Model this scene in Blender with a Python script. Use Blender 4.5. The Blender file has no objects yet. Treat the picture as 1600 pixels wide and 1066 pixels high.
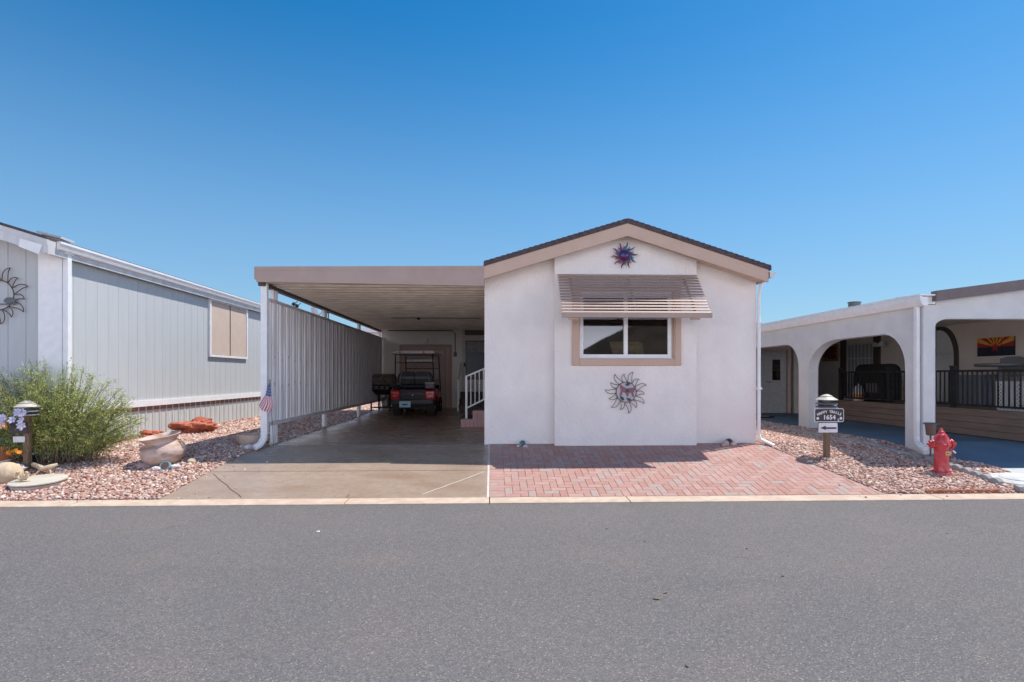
import bpy, bmesh, math, random
import numpy as np
from mathutils import Vector, Matrix, noise
random.seed(7); rng = np.random.default_rng(7)
S = bpy.context.scene
COL = S.collection
R = math.radians
# ------------------------------------------------------------------ camera model
F, TH, HZ, CH = 880.0, 0.0341, 588.0, 1.12
sT, cT = math.sin(TH), math.cos(TH)
Y0, Y1, ZK = 7.06, 9.26, -0.40
def zg(y):
    t = min(1, max(0, (y - Y0) / (Y1 - Y0)))
    return ZK * (1 - t)
def ray(px, py):
    u = (px - 800) / F; v = (HZ - py) / F
    return (sT + u * cT, cT - u * sT, v)
def onY(px, py, Y):
    r = ray(px, py); t = Y / r[1]
    return (r[0] * t, Y, CH + r[2] * t)
def onX(px, py, X):
    r = ray(px, py); t = X / r[0]
    return (X, r[1] * t, CH + r[2] * t)
def gnd(px, py):
    r = ray(px, py); a, b = 2.0, 80.0
    g = lambda t: CH + r[2] * t - zg(r[1] * t)
    for _ in range(60):
        m = (a + b) / 2
        if g(m) > 0: a = m
        else: b = m
    return (r[0] * a, r[1] * a, CH + r[2] * a)

# ------------------------------------------------------------------ materials
def newmat(name):
    m = bpy.data.materials.new(name); m.use_nodes = True
    nt = m.node_tree; return m, nt, nt.nodes['Principled BSDF']
def mat(name, c, rough=.6, c2=None, ns=8, bump=0, bs=60, metal=0, spec=.5, detail=6, dist=.004, lo=.35, hi=.65, c3=None, n3=1.2, stretch=None, coat=0):
    m, nt, p = newmat(name); N, L = nt.nodes, nt.links
    p.inputs['Base Color'].default_value = (*c, 1); p.inputs['Roughness'].default_value = rough
    p.inputs['Metallic'].default_value = metal; p.inputs['Specular IOR Level'].default_value = spec
    p.inputs['Coat Weight'].default_value = coat
    tc = N.new('ShaderNodeTexCoord'); src = tc.outputs['Object']
    if stretch:
        mp = N.new('ShaderNodeMapping'); mp.inputs['Scale'].default_value = stretch
        L.new(src, mp.inputs[0]); src = mp.outputs[0]
    if c2 is None: c2 = tuple(x * .86 for x in c)
    n = N.new('ShaderNodeTexNoise'); n.inputs['Scale'].default_value = ns; n.inputs['Detail'].default_value = detail
    L.new(src, n.inputs['Vector'])
    r = N.new('ShaderNodeMapRange'); r.inputs[1].default_value = lo; r.inputs[2].default_value = hi
    L.new(n.outputs[0], r.inputs[0])
    mx = N.new('ShaderNodeMix'); mx.data_type = 'RGBA'
    mx.inputs[6].default_value = (*c, 1); mx.inputs[7].default_value = (*c2, 1)
    L.new(r.outputs[0], mx.inputs[0]); out = mx.outputs[2]
    if c3:
        n2 = N.new('ShaderNodeTexNoise'); n2.inputs['Scale'].default_value = n3; n2.inputs['Detail'].default_value = 5
        L.new(src, n2.inputs['Vector'])
        r2 = N.new('ShaderNodeMapRange'); r2.inputs[1].default_value = .45; r2.inputs[2].default_value = .7
        L.new(n2.outputs[0], r2.inputs[0])
        m2 = N.new('ShaderNodeMix'); m2.data_type = 'RGBA'; m2.inputs[7].default_value = (*c3, 1)
        L.new(out, m2.inputs[6]); L.new(r2.outputs[0], m2.inputs[0]); out = m2.outputs[2]
    L.new(out, p.inputs['Base Color'])
    if bump:
        b = N.new('ShaderNodeBump'); b.inputs['Strength'].default_value = bump; b.inputs['Distance'].default_value = dist
        n4 = N.new('ShaderNodeTexNoise'); n4.inputs['Scale'].default_value = bs; n4.inputs['Detail'].default_value = 4
        L.new(src, n4.inputs['Vector']); L.new(n4.outputs[0], b.inputs['Height']); L.new(b.outputs[0], p.inputs['Normal'])
    return m
M = {}
M['stucco'] = mat('stucco_cream', (.81, .745, .70), .9, (.74, .685, .65), 2.2, 1, 24, dist=.013, c3=(.75, .67, .63), n3=1.3, stretch=(1.25, 1, 1))
M['stucco2'] = mat('stucco_grey_cream', (.62, .61, .60), .9, (.56, .55, .55), 3, .9, 30, dist=.01)
M['stucco_in'] = mat('stucco_porch', (.68, .62, .56), .9, (.63, .575, .52), 3, .7, 45, dist=.006)
M['brown'] = mat('brown_trim', (.54, .375, .29), .75, (.51, .35, .27), 5, .3, 60)
M['fascia'] = mat('fascia_brown', (.40, .295, .25), .65, (.37, .27, .23), 4, .15, 50)
M['shingle'] = mat('shingle', (.055, .04, .045), .95, (.10, .075, .08), 25, .8, 40, dist=.01)
M['soffit'] = mat('soffit', (.62, .48, .38), .8)
M['awning'] = mat('awning_metal', (.38, .275, .23), .45, (.35, .25, .21), 10)
M['white'] = mat('white_paint', (.78, .77, .77), .45, (.72, .71, .71), 9)
M['metalw'] = mat('white_sheet_metal', (.60, .59, .59), .38, (.52, .51, .52), 3, 0, stretch=(3, 3, .6), c3=(.48, .46, .45), n3=2)
M['ceil'] = mat('carport_ceiling', (.86, .75, .65), .32, (.68, .57, .48), 3, 0, stretch=(1, 6, 1))
M['black'] = mat('black_metal', (.010, .010, .012), .6, (.018, .018, .018), 10, spec=.25)
M['rubber'] = mat('rubber', (.018, .018, .018), .85, (.03, .028, .026), 20)
M['dark'] = mat('dark_trim', (.07, .055, .05), .6)
M['chrome'] = mat('bright_metal', (.65, .65, .66), .25, metal=1)
M['kerb'] = mat('kerb_concrete', (.57, .45, .35), .9, (.46, .35, .27), 9, .7, 60, dist=.006, c3=(.47, .33, .25), n3=2.5)
M['wood'] = mat('weathered_wood', (.21, .14, .09), .85, (.13, .085, .05), 14, .4, 40, stretch=(6, 6, 1))
M['redrock'] = mat('red_rock', (.48, .15, .085), .9, (.33, .09, .055), 12, 1, 22, dist=.02)
M['tanrock'] = mat('tan_rock', (.60, .47, .33), .85, (.46, .34, .22), 12, .8, 25, dist=.01)
M['whiterock'] = mat('white_rock', (.66, .63, .62), .85, (.42, .37, .38), 14, .9, 25, dist=.01)
M['pinkrock'] = mat('pink_rock', (.50, .36, .33), .85, (.36, .25, .23), 14, .9, 25, dist=.01)
M['pot'] = mat('weathered_clay', (.52, .38, .33), .75, (.36, .23, .15), 4, .9, 14, dist=.012, c3=(.56, .45, .41), n3=5, lo=.42, hi=.62, stretch=(1, 1, 2))
M['pot_in'] = mat('soil', (.12, .08, .06), .95, bump=1, bs=30, dist=.02)
M['tanpot'] = mat('tan_pot', (.55, .40, .33), .8, (.42, .27, .16), 6, .4, 30, c3=(.58, .45, .42), n3=4)
M['edging'] = mat('edging_concrete', (.34, .34, .34), .95, (.24, .235, .235), 14, 1, 60, dist=.006)
M['rededging'] = mat('red_edging', (.38, .14, .08), .95, (.28, .10, .06), 16, 1, 60, dist=.006)
M['lid'] = mat('pale_lid', (.54, .50, .42), .8, (.46, .42, .35), 6, .4, 70)
M['lidw'] = mat('white_lid', (.44, .44, .43), .8, (.60, .60, .58), 6, .4, 70)
M['blue'] = mat('blue_slab', (.12, .20, .27), .6, (.10, .17, .24), 2, .15, 60, c3=(.085, .15, .21), n3=.8)
M['paleconc'] = mat('pale_concrete', (.40, .42, .42), .85, (.46, .48, .47), 6, .3, 60)
M['siding'] = mat('siding_grey', (.47, .485, .49), .75, (.445, .462, .468), 3, .25, 30, stretch=(4, 4, .5))
M['skirt'] = mat('skirt_panel', (.55, .56, .545), .6, (.48, .49, .47), 4, stretch=(4, 4, .6))
M['skirtshade'] = mat('skirt_shadow', (.28, .16, .115), .8)
M['shade'] = mat('sun_screen', (.56, .44, .36), .9, (.53, .41, .335), 5, .2, 200)
M['deck'] = mat('deck_boards', (.20, .145, .115), .7, (.15, .11, .085), 6, .2, 40, stretch=(1, .4, 4))
M['brownleaf'] = mat('brownleaf', (.22, .14, .07), .8)
M['red'] = mat('red_gloss', (.52, .012, .03), .25, (.46, .01, .025), 3, coat=.5)
M['hyd'] = mat('hydrant_red', (.56, .022, .035), .36, (.40, .02, .03), 7, .35, 30, coat=.2, c3=(.58, .08, .08), n3=14)
M['redlamp'] = mat('red_lens', (.50, .015, .01), .15)
M['amber'] = mat('amber_lens', (.7, .16, .03), .2)
M['seat'] = mat('vinyl_black', (.012, .013, .017), .6, (.03, .032, .04), 10)
M['greypl'] = mat('grey_plastic', (.11, .115, .125), .5)
M['cartroof'] = mat('cart_roof', (.60, .51, .47), .4)
M['gold'] = mat('brass_tag', (.62, .46, .16), .5)
M['steel'] = mat('steel', (.40, .38, .36), .35, metal=.8)
M['cover'] = mat('grill_hood', (.34, .28, .25), .4, (.15, .12, .105), 5, metal=.3)
M['pinkstep'] = mat('pink_step', (.50, .31, .30), .75, (.46, .28, .27), 5)
M['tread'] = mat('step_tread', (.10, .085, .08), .9, bump=.5)
M['door'] = mat('beige_door', (.60, .45, .385), .75, (.56, .42, .36), 4, .1, 50)
M['doorw'] = mat('door_pale', (.70, .63, .55), .6)
M['doorwhite'] = mat('door_white', (.50, .50, .50), .5)
M['lattice'] = mat('lattice_white', (.62, .58, .56), .6)
M['teal'] = mat('teal_leaf', (.01, .15, .15), .6, (.02, .22, .18), 8)
M['terr'] = mat('terracotta', (.40, .13, .06), .85)
M['orange'] = mat('orange_petal', (.85, .32, .02), .7)
M['yellow'] = mat('yellow_paint', (.75, .42, .03), .6)
M['lilac'] = mat('lilac_petal', (.50, .48, .62), .7)
M['g1'] = mat('leaf_green', (.34, .39, .10), .6, (.26, .32, .07), 5)
M['g2'] = mat('leaf_dark', (.14, .19, .05), .6, (.07, .12, .03), 5)
M['g3'] = mat('leaf_light', (.54, .56, .20), .6, (.46, .50, .15), 5)
M['g4'] = mat('leaf_pod', (.50, .40, .07), .7, (.36, .24, .06), 5)
M['stem'] = mat('shrub_stem', (.17, .13, .09), .9)
M['flag_r'] = mat('flag_red', (.50, .09, .12), .8)
M['flag_w'] = mat('flag_white', (.72, .70, .72), .8)
M['flag_b'] = mat('flag_blue', (.07, .12, .30), .8)
M['az_r'] = mat('panel_red', (.42, .015, .02), .6)
M['az_y'] = mat('panel_gold', (.72, .40, .04), .6)
M['az_b'] = mat('panel_navy', (.008, .012, .035), .6)
M['plate'] = mat('plate_blue', (.25, .50, .66), .5, (.5, .66, .72), 30)
M['plastic_w'] = mat('plastic_white', (.62, .64, .68), .5)
M['signblack'] = mat('sign_black', (.035, .022, .03), .5)
M['signwhite'] = mat('sign_white', (.74, .72, .74), .5)
M['lampcap'] = mat('lamp_cap', (.50, .47, .40), .5, (.38, .35, .30), 10)
M['lampgrey'] = mat('lamp_louvre', (.15, .145, .15), .5)
M['bronze'] = mat('bronze_metal', (.13, .075, .06), .5)
M['rust'] = mat('rusty_wire', (.10, .05, .035), .7)
M['wire'] = mat('dark_wire', (.09, .06, .06), .6)
M['pearl'] = mat('pearl_glass', (.46, .43, .45), .3)
M['rose'] = mat('rose_glass', (.24, .09, .11), .4)
M['leafm'] = mat('leaf_glass', (.02, .05, .07), .4)
for k, c in dict(s_purple=(.07, .008, .05), s_blue=(.008, .04, .14), s_red=(.12, .008, .015), s_teal=(.004, .06, .09), s_plum=(.035, .008, .03)).items():
    M[k] = mat(k, c, .4, tuple(x * 1.8 for x in c), 12, metal=.2)
M['solar'] = mat('solar_dark', (.03, .045, .06), .2)
M['cyan'] = mat('cyan_ring', (.20, .34, .38), .5)
M['stone_dark'] = mat('basalt', (.05, .05, .055), .8, bump=.6, dist=.01)
def glassmat(name, tint=(.02, .02, .022), fac=.5):
    m, nt, p = newmat(name); N, L = nt.nodes, nt.links
    p.inputs['Base Color'].default_value = (*tint, 1); p.inputs['Roughness'].default_value = .03
    tr = N.new('ShaderNodeBsdfTransparent'); tr.inputs[0].default_value = (.75, .73, .7, 1)
    gl = N.new('ShaderNodeBsdfGlossy'); gl.inputs['Roughness'].default_value = .02
    fr = N.new('ShaderNodeFresnel'); fr.inputs[0].default_value = 1.55
    ad = N.new('ShaderNodeMath'); ad.operation = 'ADD'; ad.inputs[1].default_value = .015; L.new(fr.outputs[0], ad.inputs[0])
    m1 = N.new('ShaderNodeMixShader'); m1.inputs[0].default_value = fac
    L.new(p.outputs[0], m1.inputs[1]); L.new(tr.outputs[0], m1.inputs[2])
    m2 = N.new('ShaderNodeMixShader'); L.new(ad.outputs[0], m2.inputs[0]); L.new(m1.outputs[0], m2.inputs[1]); L.new(gl.outputs[0], m2.inputs[2])
    L.new(m2.outputs[0], N['Material Output'].inputs[0]); return m
M['glass'] = glassmat('window_glass', fac=.92)
M['screen'] = glassmat('clear_screen', fac=.9)
# asphalt
def asphalt():
    m, nt, p = newmat('asphalt'); N, L = nt.nodes, nt.links
    tc = N.new('ShaderNodeTexCoord'); o = tc.outputs['Object']
    def nz(s, d=4): 
        n = N.new('ShaderNodeTexNoise'); n.inputs['Scale'].default_value = s; n.inputs['Detail'].default_value = d; L.new(o, n.inputs['Vector']); return n.outputs[0]
    def mr(s, a, b, c=0, d=1):
        r = N.new('ShaderNodeMapRange'); r.inputs[1].default_value = a; r.inputs[2].default_value = b; r.inputs[3].default_value = c; r.inputs[4].default_value = d; L.new(s, r.inputs[0]); return r.outputs[0]
    def mix(f, a, b):
        x = N.new('ShaderNodeMix'); x.data_type = 'RGBA'; L.new(f, x.inputs[0])
        for i, v in ((6, a), (7, b)):
            if isinstance(v, tuple): x.inputs[i].default_value = (*v, 1)
            else: L.new(v, x.inputs[i])
        return x.outputs[2]
    big = mix(mr(nz(.45, 5), .35, .65), (.122, .115, .117), (.150, .138, .135))
    big = mix(mr(nz(1.1, 6), .50, .68, 0, .75), big, (.168, .138, .125))
    mp = N.new('ShaderNodeMapping'); mp.inputs['Scale'].default_value = (.10, 1, 1); L.new(o, mp.inputs[0])
    ln = N.new('ShaderNodeTexNoise'); ln.inputs['Scale'].default_value = .9; ln.inputs['Detail'].default_value = 3; L.new(mp.outputs[0], ln.inputs['Vector'])
    big = mix(mr(ln.outputs[0], .42, .62, 0, .6), big, (.102, .098, .102))
    big = mix(mr(nz(.8, 3), .60, .68, 0, .5), big, (.175, .148, .135))
    big = mix(mr(nz(2.6, 2), .70, .76, 0, .6), big, (.075, .072, .075))
    vo = N.new('ShaderNodeTexVoronoi'); vo.inputs['Scale'].default_value = 130; L.new(o, vo.inputs['Vector'])
    bw = N.new('ShaderNodeSeparateColor'); L.new(vo.outputs['Color'], bw.inputs[0])
    agg = mix(mr(bw.outputs[0], 0, 1), (.070, .065, .067), (.198, .184, .180))
    c = mix(mr(bw.outputs[1], .0, 1, .35, .8), big, agg)
    c = mix(mr(bw.outputs[2], .945, .955, 0, .6), c, (.42, .35, .31))
    vb = N.new('ShaderNodeTexVoronoi'); vb.inputs['Scale'].default_value = 48; L.new(o, vb.inputs['Vector'])
    b2 = N.new('ShaderNodeSeparateColor'); L.new(vb.outputs['Color'], b2.inputs[0])
    near = mr(vb.outputs['Distance'], .13, .17, 1, 0)
    mu = N.new('ShaderNodeMath'); mu.operation = 'MULTIPLY'; L.new(near, mu.inputs[0]); L.new(mr(b2.outputs[0], .965, .97, 0, .75), mu.inputs[1])
    c = mix(mu.outputs[0], c, (.38, .33, .31))
    L.new(c, p.inputs['Base Color']); p.inputs['Roughness'].default_value = .88; p.inputs['Specular IOR Level'].default_value = .3
    b = N.new('ShaderNodeBump'); b.inputs['Strength'].default_value = .8; b.inputs['Distance'].default_value = .004
    L.new(vo.outputs['Distance'], b.inputs['Height']); b.invert = True
    L.new(b.outputs[0], p.inputs['Normal']); return m
M['asphalt'] = asphalt()
def concrete():
    m, nt, p = newmat('driveway_concrete'); N, L = nt.nodes, nt.links
    tc = N.new('ShaderNodeTexCoord'); o = tc.outputs['Object']
    def nz(s, d=5, st=None):
        src = o
        if st:
            mp = N.new('ShaderNodeMapping'); mp.inputs['Scale'].default_value = st; L.new(o, mp.inputs[0]); src = mp.outputs[0]
        n = N.new('ShaderNodeTexNoise'); n.inputs['Scale'].default_value = s; n.inputs['Detail'].default_value = d; L.new(src, n.inputs['Vector']); return n.outputs[0]
    def mr(s, a, b, c=0, d=1):
        r = N.new('ShaderNodeMapRange'); r.inputs[1].default_value = a; r.inputs[2].default_value = b; r.inputs[3].default_value = c; r.inputs[4].default_value = d; L.new(s, r.inputs[0]); return r.outputs[0]
    def mix(f, a, b):
        x = N.new('ShaderNodeMix'); x.data_type = 'RGBA'; L.new(f, x.inputs[0])
        for i, v in ((6, a), (7, b)):
            if isinstance(v, tuple): x.inputs[i].default_value = (*v, 1)
            else: L.new(v, x.inputs[i])
        return x.outputs[2]
    c = mix(mr(nz(1.3), .35, .65), (.31, .225, .165), (.37, .28, .215))
    c = mix(mr(nz(14), .35, .7, 0, .6), c, (.25, .19, .15))
    c = mix(mr(nz(90, 3), .55, .7, 0, .5), c, (.45, .37, .31))
    c = mix(mr(nz(.7, 4, (1, 3, 1)), .52, .68, 0, .6), c, (.24, .15, .10))
    L.new(c, p.inputs['Base Color'])
    L.new(mr(nz(2.2, 5, (1, 2.5, 1)), .3, .7, .20, .42), p.inputs['Roughness'])
    b = N.new('ShaderNodeBump'); b.inputs['Strength'].default_value = .35; b.inputs['Distance'].default_value = .003
    L.new(nz(35), b.inputs['Height']); L.new(b.outputs[0], p.inputs['Normal']); return m
M['conc'] = concrete()
M['joint'] = mat('joint_dark', (.10, .075, .06), .95)
M['jointpale'] = mat('joint_pale', (.62, .54, .47), .9)
M['ground'] = mat('desert_ground', (.34, .22, .18), .95, (.26, .17, .13), 6, .8, 30)
M['sand'] = mat('joint_sand', (.30, .20, .17), .95)
M['hill'] = mat('hill_brown', (.20, .15, .12), .95, (.06, .06, .04), .3)
GR = [mat('gravel_%s' % n, c, .85, tuple(x * .7 for x in c), 40, .4, 60) for n, c in
      (('pink', (.56, .35, .28)), ('rose', (.47, .26, .20)), ('pale', (.68, .51, .43)), ('rust', (.30, .12, .085)), ('white', (.76, .66, .59)), ('mauve', (.38, .25, .225)), ('sand', (.64, .45, .34)))]
PV = [mat('paver_%s' % n, c, .85, tuple(x * .88 for x in c), 20, .6, 90, dist=.003) for n, c in
      (('red', (.40, .225, .19)), ('rose', (.425, .26, .225)), ('brick', (.375, .20, .165)), ('grey', (.365, .27, .24)), ('mauve', (.385, .25, .22)))]

# ------------------------------------------------------------------ mesh builder
ROOT = {}
def tag(o, label=None, cat=None, group=None, kind=None):
    if label: o['label'] = label
    if cat: o['category'] = cat
    if group: o['group'] = group
    if kind: o['kind'] = kind
    return o
def thing(name, loc, label, cat, group=None, rz=0):
    o = bpy.data.objects.new(name, None); COL.objects.link(o); o.location = loc; o.rotation_euler = (0, 0, rz)
    o.empty_display_size = .1
    ROOT[o.name] = Vector(loc) if not rz else None
    return tag(o, label, cat, group)
class MB:
    def __init__(s): s.v = []; s.f = []; s.m = []; s.mi = 0
    def add(s, vs, fs, mi=None):
        b = len(s.v); s.v += [tuple(v) for v in vs]; s.f += [tuple(i + b for i in f) for f in fs]
        s.m += [s.mi if mi is None else mi] * len(fs); return s
    def box(s, x0, x1, y0, y1, z0, z1, mi=None):
        vs = [(x, y, z) for z in (z0, z1) for y in (y0, y1) for x in (x0, x1)]
        return s.add(vs, [(0, 2, 3, 1), (4, 5, 7, 6), (0, 1, 5, 4), (2, 6, 7, 3), (0, 4, 6, 2), (1, 3, 7, 5)], mi)
    def beam(s, a, b, w, h, up=(0, 0, 1), mi=None):
        a, b = Vector(a), Vector(b); d = (b - a).normalized(); u = Vector(up)
        if abs(d.dot(u)) > .98: u = Vector((0, 1, 0))
        r = d.cross(u).normalized(); u = r.cross(d)
        vs = [p + r * (w / 2 * i) + u * (h / 2 * j) for p in (a, b) for j in (-1, 1) for i in (-1, 1)]
        return s.add(vs, [(0, 1, 3, 2), (4, 6, 7, 5), (0, 4, 5, 1), (2, 3, 7, 6), (0, 2, 6, 4), (1, 5, 7, 3)], mi)
    def prism(s, pts, axis, a, b, mi=None):
        # pts 2-D polygon; axis = extrude axis; order of remaining axes kept
        def mk(p, t):
            return {'y': (p[0], t, p[1]), 'x': (t, p[0], p[1]), 'z': (p[0], p[1], t)}[axis]
        n = len(pts); vs = [mk(p, a) for p in pts] + [mk(p, b) for p in pts]
        fs = [tuple(range(n))[::-1], tuple(range(n, 2 * n))] + [(i, (i + 1) % n, n + (i + 1) % n, n + i) for i in range(n)]
        return s.add(vs, fs, mi)
    def tube(s, pts, r, n=8, mi=None, cap=True):
        pts = [Vector(p) for p in pts]; rs = r if isinstance(r, (list, tuple)) else [r] * len(pts)
        vs = []; fs = []; prev = None
        for i, p in enumerate(pts):
            d = (pts[min(i + 1, len(pts) - 1)] - pts[max(i - 1, 0)]).normalized()
            if prev is None:
                a = Vector((0, 0, 1)) if abs(d.z) < .9 else Vector((1, 0, 0)); q = d.cross(a).normalized()
            else: q = (prev - d * prev.dot(d)).normalized()
            prev = q; w = d.cross(q)
            for k in range(n):
                t = 2 * math.pi * k / n; vs.append(p + (q * math.cos(t) + w * math.sin(t)) * rs[i])
        for i in range(len(pts) - 1):
            for k in range(n):
                fs.append((i * n + k, i * n + (k + 1) % n, (i + 1) * n + (k + 1) % n, (i + 1) * n + k))
        if cap: fs += [tuple(range(n))[::-1], tuple(range((len(pts) - 1) * n, len(pts) * n))]
        return s.add(vs, fs, mi)
    def lathe(s, c, prof, n=24, axis='z', mi=None, sx=1, sy=1):
        vs = []; fs = []
        for r, h in prof:
            for k in range(n):
                t = 2 * math.pi * k / n; a, b = r * math.cos(t) * sx, r * math.sin(t) * sy
                vs.append({'z': (c[0] + a, c[1] + b, c[2] + h), 'x': (c[0] + h, c[1] + a, c[2] + b), 'y': (c[0] + a, c[1] + h, c[2] + b)}[axis])
        for i in range(len(prof) - 1):
            for k in range(n): fs.append((i * n + k, i * n + (k + 1) % n, (i + 1) * n + (k + 1) % n, (i + 1) * n + k))
        fs += [tuple(range(n))[::-1], tuple(range((len(prof) - 1) * n, len(prof) * n))]
        return s.add(vs, fs, mi)
    def rock(s, c, sz, seed=0, sub=2, rough=.35, mi=None, freq=1.3, rz=0):
        bm = bmesh.new(); bmesh.ops.create_icosphere(bm, subdivisions=sub, radius=1)
        vs = []; cr, sr = math.cos(rz), math.sin(rz)
        for v in bm.verts:
            n = noise.noise(v.co * freq + Vector((seed * 7.1, seed * 3.3, seed))) + .4 * noise.noise(v.co * freq * 3 + Vector((seed, 0, 0)))
            q = v.co * (1 + rough * n)
            x, y, z = q.x * sz[0], q.y * sz[1], q.z * sz[2]
            vs.append((c[0] + x * cr - y * sr, c[1] + x * sr + y * cr, c[2] + z))
        fs = [tuple(v.index for v in f.verts) for f in bm.faces]; bm.free()
        return s.add(vs, fs, mi)
    def build(s, name, mats, parent=None, smooth=False, bevel=0, local=False):
        off = Vector((0, 0, 0))
        if parent is not None and not local:
            off = ROOT.get(parent.name) or Vector((0, 0, 0))
        me = bpy.data.meshes.new(name)
        me.from_pydata([(x - off[0], y - off[1], z - off[2]) for x, y, z in s.v], [], s.f)
        if not isinstance(mats, (list, tuple)): mats = [mats]
        for m in mats: me.materials.append(M[m] if isinstance(m, str) else m)
        me.polygons.foreach_set('material_index', s.m)
        bm = bmesh.new(); bm.from_mesh(me); bmesh.ops.recalc_face_normals(bm, faces=bm.faces); bm.to_mesh(me); bm.free()
        if smooth:
            me.polygons.foreach_set('use_smooth', [True] * len(me.polygons))
            me.set_sharp_from_angle(angle=R(38))
        o = bpy.data.objects.new(name, me); COL.objects.link(o)
        if parent is not None: o.parent = parent; ROOT[o.name] = ROOT.get(parent.name)
        if bevel:
            b = o.modifiers.new('bevel', 'BEVEL'); b.width = bevel; b.segments = 2; b.limit_method = 'ANGLE'
        me.update(); return o
def solo(mb, name, mats, loc, label, cat, group=None, smooth=False, bevel=0, kind=None):
    mb.v = [(x - loc[0], y - loc[1], z - loc[2]) for x, y, z in mb.v]
    o = mb.build(name, mats, None, smooth, bevel); o.location = loc
    return tag(o, label, cat, group, kind)
def struct(mb, name, mats, smooth=False):
    o = mb.build(name, mats, None, smooth); o['kind'] = 'structure'; return o
def text(body, size, mtl, name, parent, mw, ext=.002, offset=0, spacing=1):
    cu = bpy.data.curves.new(name, 'FONT'); cu.body = body; cu.size = size; cu.align_x = 'CENTER'; cu.align_y = 'CENTER'
    cu.extrude = ext; cu.offset = offset; cu.space_character = spacing; cu.resolution_u = 4
    t = bpy.data.objects.new(name, cu); COL.objects.link(t); bpy.context.view_layer.update()
    me = bpy.data.meshes.new_from_object(t.evaluated_get(bpy.context.evaluated_depsgraph_get()))
    bpy.data.objects.remove(t); bpy.data.curves.remove(cu)
    me.transform(mw); me.materials.clear(); me.materials.append(M[mtl])
    o = bpy.data.objects.new(name, me); COL.objects.link(o); o.parent = parent; ROOT[o.name] = ROOT.get(parent.name); return o
def dup(o, parent=None):
    c = o.copy(); COL.objects.link(c)
    if parent: c.parent = parent
    for ch in [x for x in bpy.data.objects if x.parent == o]: dup(ch, c)
    return c

# ================================================================== SETTING
mb = MB()
prof = [(-400, -.60), (6.80, -.60), (6.86, -.46), (Y0, ZK - .05), (Y1, -.05), (22, -.05), (600, -.05)]
for (a, za), (b, zb) in zip(prof, prof[1:]):
    mb.add([(-500, a, za), (500, a, za), (500, b, zb), (-500, b, zb)], [(0, 1, 2, 3)])
struct(mb, 'ground', 'ground')
mb = MB()
ys = [-9, 2, 4.5, 6.815]
zr = lambda y: -.425 + .02 * math.exp(-((y - 2) / 3) ** 2)
ZR = -.42
mb.add([(-120, -1.6, ZR), (120, -1.6, ZR), (120, 6.81, ZR), (-120, 6.81, ZR)], [(0, 1, 2, 3)])
struct(mb, 'road', 'asphalt')
mb = MB().add([(-120, -50, ZR + .03), (120, -50, ZR + .03), (120, -1.6, ZR + .03), (-120, -1.6, ZR + .03)], [(0, 1, 2, 3)])  # unseen yard, added pale to bounce sunlight onto facade and carport
struct(mb, 'bounce_yard', mat('bounce_yard_pale', (.66, .60, .53), .9, (.58, .52, .45), 9, .5, 30))
# ribbon kerb, jointed
mb = MB()
jx = [-60, -30, -14, -9.4, -5.0, gnd(543, 782)[0], gnd(765, 781)[0], gnd(983, 781)[0], 5.6, 8.6, 12, 30, 60]
for a, b in zip(jx, jx[1:]):
    g = .006
    mb.prism([(6.805, -.60), (6.805, -.412), (6.83, -.402), (7.055, -.396), (7.055, -.60)], 'x', a + g, b - g)
mb.box(-60, 60, 6.82, 7.05, -.6, -.425, 1)
struct(mb, 'kerb', ['kerb', 'joint'])
# driveway concrete
XR = -.075
L0 = gnd(252, 778.5); L1 = gnd(402, 697)
slab = [(Y0 + .003, None), (7.5, None), (8.0, None), (8.6, None), (L1[1], None), (12, None), (15, None), (18.5, None)]
def lx(y):
    if y < L1[1]: return L0[0] + (L1[0] - L0[0]) * (y - L0[1]) / (L1[1] - L0[1])
    return -3.58
def zs(y):
    if y < Y1: return zg(y)
    if y < 14.5: return .012 * (y - Y1) / 5.2 + 0
    return .012 + .088 * (y - 14.5) / 3.9
mb = MB()
P = sorted([Y0 + .003, 7.4, 7.8, 8.2, 8.6, L1[1], Y1, 11, 14.5, 16, 18.5])
vs = []; fs = []
for y in P: vs += [(lx(y), y, zs(y)), (XR if y < Y1 else 2, y, zs(y))]
for i in range(len(P) - 1): fs.append((2 * i, 2 * i + 1, 2 * i + 3, 2 * i + 2))
mb.add(vs, fs)
for i, y in enumerate(P): pass
# side skirt of slab
for a, b in zip(P, P[1:]): mb.add([(lx(a), a, zs(a)), (lx(b), b, zs(b)), (lx(b), b, zs(b) - .1), (lx(a), a, zs(a) - .1)], [(0, 1, 2, 3)])
def strip(mb, a, b, w, mi, dz=.003, n=10, jit=0):
    a, b = Vector((a[0], a[1])), Vector((b[0], b[1])); d = (b - a); r = Vector((-d.y, d.x)).normalized() * w / 2
    pts = []
    for i in range(n + 1):
        q = a + d * i / n + r.normalized() * (random.uniform(-jit, jit) if 0 < i < n else 0); pts.append(q)
    for p, q in zip(pts, pts[1:]):
        mb.add([(p.x + r.x, p.y + r.y, zs(p.y) + dz), (q.x + r.x, q.y + r.y, zs(q.y) + dz), (q.x - r.x, q.y - r.y, zs(q.y) + dz), (p.x - r.x, p.y - r.y, zs(p.y) + dz)], [(0, 1, 2, 3)], mi)
yj = gnd(550, 736)[1]
strip(mb, (lx(yj), yj), (XR, yj), .008, 1, jit=0)
strip(mb, gnd(334, 741), gnd(377, 778), .011, 1, jit=.010)
strip(mb, gnd(541, 778), gnd(546, 773), .010, 1, n=2)
strip(mb, gnd(660, 773), gnd(757, 737.5), .022, 2, jit=.006)
for y in (11.6, 14.4): strip(mb, (-3.58, y), (-.1, y), .010, 1)
struct(mb, 'driveway', ['conc', 'joint', 'jointpale'])
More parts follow.
